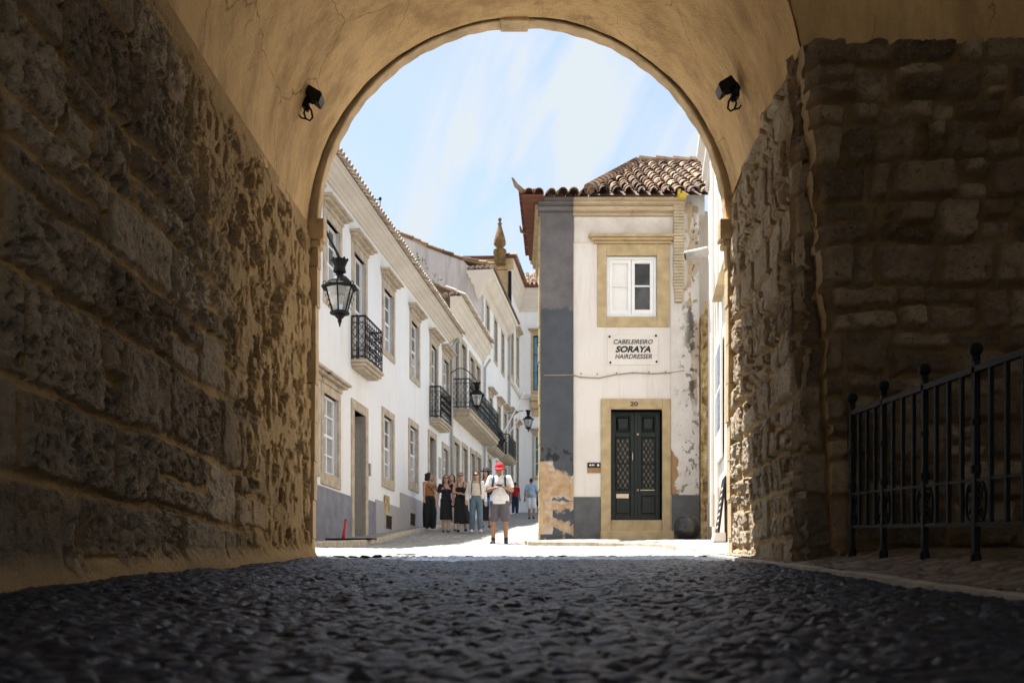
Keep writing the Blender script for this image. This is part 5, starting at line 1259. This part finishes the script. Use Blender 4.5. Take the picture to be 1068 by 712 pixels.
cp = mb.remesh('cap', M['c_red'], t, .008, 1); pk = mb2.build('peak', M['c_red'], cp, world=False, smooth=True); so = pk.modifiers.new('s','SOLIDIFY'); so.thickness = .010
mb = MB(); mb.hexa([(-.045,-.36,1.195),(.085,-.36,1.195),(.085,-.29,1.235),(-.045,-.29,1.235),(-.045,-.365,1.207),(.085,-.365,1.207),(.085,-.295,1.247),(-.045,-.295,1.247)]); bevel(mb.build('phone', M['lens'], None),.004)
ph = bpy.data.objects['phone']; ph.parent = None; ph.location = t.location; ph.rotation_euler = (0,0,R(-4)); tag(ph,'small dark phone held in both hands of the man in the red cap','phone')
mb = MB(); mb.ell((0,.20,1.17),(.155,.095,.215),20,14); bp = mb.build('backpack', M['c_navy'], None, smooth=True); bp.location = t.location; bp.rotation_euler = t.rotation_euler; tag(bp,'dark backpack worn by the man in the red cap, straps over his white shirt','backpack')
mb = MB()
for x in (-.115,.115): mb.tube([V(x*1.05,.13,1.36),V(x*1.08,.03,1.462),V(x*1.08,-.075,1.41),V(x*1.14,-.125,1.30),V(x*1.25,-.115,1.17),V(x*1.5,-.02,1.08)],.021,8)
mb.build('strap', M['c_navy'], bp, world=False, smooth=True)
mb = MB(); mb.tube([V(0,-.138,1.36),V(.004,-.148,1.26)],.006,6); mb.cap((-.05,-.09,1.425),(-.005,-.125,1.375),.016,.012); mb.cap((.05,-.09,1.425),(.005,-.125,1.375),.016,.012); mb.build('collar', M['c_white'], t, world=False, smooth=True)

# woman by the wall, side on, hand at her mouth
j = J0(yaw=R(60),elL=V(-.20,-.06,1.12),wrL=V(-.22,-.12,.90),elR=V(.20,-.13,1.17),wrR=V(.10,-.22,1.40),hdR=V(-.2,.05,1),ankL=V(-.09,.03,.085),ankR=V(.10,-.03,.085),kneeR=V(.10,-.04,.49),w=.95)
t,j,P,Rm = person('woman with dark curls, rust brown top and wide black trousers beside the wall',447.8,551,29.3,1.66,R(28),'skin',j)
top(t,j,'c_rust',0,.98,.010,1.0,'top',True); trousers(t,j,'c_black',1.97,.018,1.55); shoes(t,j,'rubber'); hair(t,P,Rm,'hair_black','curly')
bag_strap(t,'c_black',[V(-.10,.10,1.36),V(-.12,.0,1.42),V(-.05,-.12,1.25),V(.12,-.10,1.05)])
# woman in the black short-sleeved dress with a crossbody strap
j = J0(kneeL=V(-.08,-.05,.49),ankL=V(-.075,.05,.10),kneeR=V(.07,-.03,.49),ankR=V(.06,-.06,.085),w=1.0,elL=V(-.235,.03,1.11),wrL=V(-.25,-.05,.86),elR=V(.22,-.02,1.12),wrR=V(.20,-.14,.90))
t,j,P,Rm = person('woman in black short sleeved dress with crossbody strap and sunglasses',465.2,556,27.9,1.66,R(6),'skin',j)
dress(t,j,'c_black',.40,1.12,.6); shoes(t,j,'rubber'); hair(t,P,Rm,'hair_brown','long'); sunglasses(t,P,Rm)
bag_strap(t,'c_navy',[V(-.07,.05,1.43),V(-.09,-.06,1.42),V(-.02,-.13,1.25),V(.10,-.14,1.02),V(.17,-.06,.90)],.016)
mb = MB(); mb.ell((.20,-.06,.84),(.055,.085,.085)); q = mb.build('handbag', M['c_black'], t, world=False, smooth=True)
# woman half hidden behind
j = J0(w=.95)
t,j,P,Rm = person('woman in pink patterned top mostly hidden behind the two women in black',471.2,554.4,29.0,1.69,R(-10),'skin',j)
top(t,j,'c_pink',.5,.9,.012); trousers(t,j,'c_offwhite',1.9); shoes(t,j,'rubber'); hair(t,P,Rm,'hair_black','long')
# woman in the long black strap dress
j = J0(kneeL=V(-.07,-.06,.49),ankL=V(-.06,-.08,.085),kneeR=V(.10,.03,.49),ankR=V(.13,.12,.12),toeR=.2,elL=V(-.20,-.06,1.13),wrL=V(-.06,-.21,1.10),hdL=V(.9,-.3,.1),elR=V(.215,-.02,1.12),wrR=V(.10,-.20,1.06),hdR=V(-.9,-.3,.2),w=1.0)
t,j,P,Rm = person('woman in long black strap dress, bare shoulders and sunglasses',480.4,555,27.7,1.68,R(-4),'skin',j)
dress(t,j,'c_black',.26,1.55,0,True,drift=.07); shoes(t,j,'rubber'); hair(t,P,Rm,'hair_brown','bun'); sunglasses(t,P,Rm)
# woman in jeans and pale shirt
j = J0(kneeL=V(-.10,-.02,.49),kneeR=V(.11,-.06,.49),ankL=V(-.115,.06,.09),ankR=V(.12,-.09,.085),toeL=-.1,toeR=.15,w=1.02,elL=V(-.245,.03,1.11),wrL=V(-.255,-.07,.88),elR=V(.245,.03,1.11),wrR=V(.27,-.03,.86))
t,j,P,Rm = person('woman in blue jeans and cream top under an open white shirt',496.4,555,27.3,1.68,R(3),'skin',j)
trousers(t,j,'c_denim',1.95,.012,1.15,'jeans',1.05); top(t,j,'c_beige',0,1.03,.012,1.0,'top',True); shoes(t,j,'c_white','c_offwhite'); hair(t,P,Rm,'hair_brown','tail')
mb = MB()
for s,x in (('L',-1),('R',1)):
    a,e,r = j['sh'+s],j['el'+s],j['wr'+s]; mb.cap(a,e,.072,.062); mb.cap(e,e.lerp(r,.9),.062,.048); mb.cap(V(x*.06,.03,1.39),V(x*.14,.02,1.37),.062,.072); mb.cap(V(x*.135,-.03,1.33),V(x*.165,-.02,.98),.062,.058); mb.cap(V(x*.10,.07,1.33),V(x*.12,.07,1.0),.07,.07)
mb.remesh('open_shirt', M['c_offwhite'], t, .010, 2); bag_strap(t,'c_black',[V(.10,.09,1.36),V(.105,-.03,1.455),V(.125,-.135,1.28),V(.14,-.13,1.05)],.012)
bag_strap(t,'c_black',[V(-.10,.09,1.36),V(-.105,-.03,1.455),V(-.125,-.135,1.28),V(-.14,-.13,1.05)],.012); sunglasses(t,P,Rm)
# woman with a dark sun hat and a blue bag
j = J0(yaw=R(-25),elR=V(.23,.02,1.12),wrR=V(.20,-.10,.90),w=1.0)
t,j,P,Rm = person('woman in dark sun hat and black dress carrying a blue bag',507,550.2,28.6,1.70,R(-8),'skin',j)
dress(t,j,'c_black',.22,1.5); shoes(t,j,'rubber'); hair(t,P,Rm,'hair_black','long')
mb = MB(); mb.lathe([(.175,0),(.17,.012),(.095,.02),(.092,.085),(.06,.105),(.01,.11)],P(0,.005,.055),24); mb.build('sun_hat', M['c_black'], t, world=False, smooth=True)
mb = MB(); mb.ell((0,0,0),(.15,.09,.17),18,12); o = mb.build('blue_bag', M['c_blue'], None, smooth=True); o.location = t.matrix_basis @ V(.20,-.15,.72); tag(o,'bright blue bag hanging at the side of the woman in the sun hat','bag')
mb = MB(); mb.tube([V(-.09,0,.12),V(-.05,0,.22),V(.05,0,.22),V(.09,0,.12)],.014,8); mb.build('handle', M['c_blue'], o, world=False, smooth=True)
# walkers further up
j = J0(kneeL=V(-.09,-.04,.49),ankL=V(-.08,-.06,.085),ankR=V(.10,.10,.11),w=.95,elR=V(.26,.05,1.13),wrR=V(.30,.02,.90))
t,j,P,Rm = person('person in red top and navy trousers walking away up the lane',537.4,536.8,49.5,1.64,R(175),'skin_tan',j)
top(t,j,'c_red',.5,.95,.016); trousers(t,j,'c_navy',1.9,.014,1.2); shoes(t,j,'c_white'); hair(t,P,Rm,'hair_black','short')
j = J0(kneeR=V(.09,-.05,.49),ankR=V(.10,-.08,.085),ankL=V(-.10,.08,.10),w=1.12,elL=V(-.26,.02,1.11),wrL=V(-.28,-.03,.87),elR=V(.26,.02,1.11),wrR=V(.28,-.03,.87))
t,j,P,Rm = person('man in pale blue shirt and white shorts walking away with a grey waist bag',554.2,541,43.2,1.78,R(172),'skin_tan',j)
top(t,j,'c_lightblue',.6,.88,.02,1.1); trousers(t,j,'c_white',.92,.02,1.12,'shorts'); shoes(t,j,'rubber'); hair(t,P,Rm,'hair_black','short')
mb = MB(); mb.ell((.02,.14,1.02),(.15,.07,.10),16,10); o = mb.build('waist_bag', M['steel'], t, world=False, smooth=True)
j = J0(w=1.05,ankL=V(-.09,.08,.10),ankR=V(.10,-.05,.085))
t,j,P,Rm = person('person in black shirt and shorts at the house corner',563.4,536.3,50.5,1.68,R(178),'skin_tan',j)
top(t,j,'c_black',.55,.88,.018); trousers(t,j,'c_black',.9,.018,1.1,'shorts'); shoes(t,j,'rubber'); hair(t,P,Rm,'hair_black','short')

# ------------------------------------------------------------------ sky, sun, camera
SUN_EL, SUN_AZ = R(71), R(-50)        # azimuth from +Y, negative = to the left
w = bpy.data.worlds.new('World'); SC.world = w; w.use_nodes = True; nt = w.node_tree
bg = nt.nodes['Background']; sky = nt.nodes.new('ShaderNodeTexSky'); sky.sky_type = 'NISHITA'; sky.sun_disc = False
sky.sun_elevation = SUN_EL; sky.sun_rotation = SUN_AZ; sky.air_density = 1.0; sky.dust_density = 1.4; sky.ozone_density = 1.2
tc = nt.nodes.new('ShaderNodeTexCoord')
def cloud(scale, rot, detail, lo, hi, seed, dist=1.2):
    mp = nt.nodes.new('ShaderNodeMapping'); mp.vector_type = 'TEXTURE'; mp.inputs['Rotation'].default_value = rot; mp.inputs['Scale'].default_value = scale; mp.inputs['Location'].default_value = seed
    nz = nt.nodes.new('ShaderNodeTexNoise'); nz.inputs['Scale'].default_value = 2.2; nz.inputs['Detail'].default_value = detail; nz.inputs['Roughness'].default_value = .55; nz.inputs['Distortion'].default_value = dist
    rp = nt.nodes.new('ShaderNodeValToRGB'); rp.color_ramp.elements[0].position = lo; rp.color_ramp.elements[1].position = hi
    nt.links.new(tc.outputs['Generated'], mp.inputs[0]); nt.links.new(mp.outputs[0], nz.inputs[0]); nt.links.new(nz.outputs['Fac'], rp.inputs[0]); return rp.outputs[0]
a = cloud((.26,1.0,1.15),(0,R(28),R(8)),7,.47,.66,(0,0,0)); b = cloud((.75,1,1.1),(0,R(40),0),6,.42,.68,(3,1,2))
mx = nt.nodes.new('ShaderNodeMath'); mx.operation = 'MULTIPLY_ADD'; mx.inputs[1].default_value = .85; nt.links.new(a, mx.inputs[0])
m2 = nt.nodes.new('ShaderNodeMath'); m2.operation = 'MULTIPLY_ADD'; m2.inputs[1].default_value = .45; m2.operation = 'MULTIPLY_ADD'; m2.inputs[2].default_value = .25; nt.links.new(b, m2.inputs[0]); nt.links.new(m2.outputs[0], mx.inputs[2])
mx.use_clamp = True
mix = nt.nodes.new('ShaderNodeMix'); mix.data_type = 'RGBA'; nt.links.new(mx.outputs[0], mix.inputs[0]); nt.links.new(sky.outputs[0], mix.inputs[6]); mix.inputs[7].default_value = (3.1,3.4,3.65,1)
nt.links.new(mix.outputs[2], bg.inputs[0]); bg.inputs[1].default_value = .077
sd = bpy.data.lights.new('sun','SUN'); sd.energy = 4.7; sd.angle = R(.6); sd.color = (1,.965,.92)
so = bpy.data.objects.new('sun', sd); COL.objects.link(so)
dv = V(math.sin(SUN_AZ)*math.cos(SUN_EL), math.cos(SUN_AZ)*math.cos(SUN_EL), math.sin(SUN_EL))
so.rotation_euler = dv.to_track_quat('Z','Y').to_euler(); so.location = (0,0,40)
cd = bpy.data.cameras.new('camera'); cam = bpy.data.objects.new('camera', cd); COL.objects.link(cam); SC.camera = cam
cam.location = (0,0,0); cam.rotation_euler = (R(90),0,0); cd.sensor_width = 36; cd.lens = 35; cd.shift_y = 265/1068; cd.clip_start = .05; cd.clip_end = 2000
cd.dof.use_dof = True; cd.dof.focus_distance = 10.5; cd.dof.aperture_fstop = 3.6
SC.view_settings.view_transform = 'Standard'; SC.view_settings.look = 'None'; SC.view_settings.gamma = 1; SC.view_settings.exposure = 1.72
SC.render.resolution_x = 1024; SC.render.resolution_y = 682
SC.render.engine = 'CYCLES'
SC.cycles.max_bounces = 10; SC.cycles.diffuse_bounces = 7
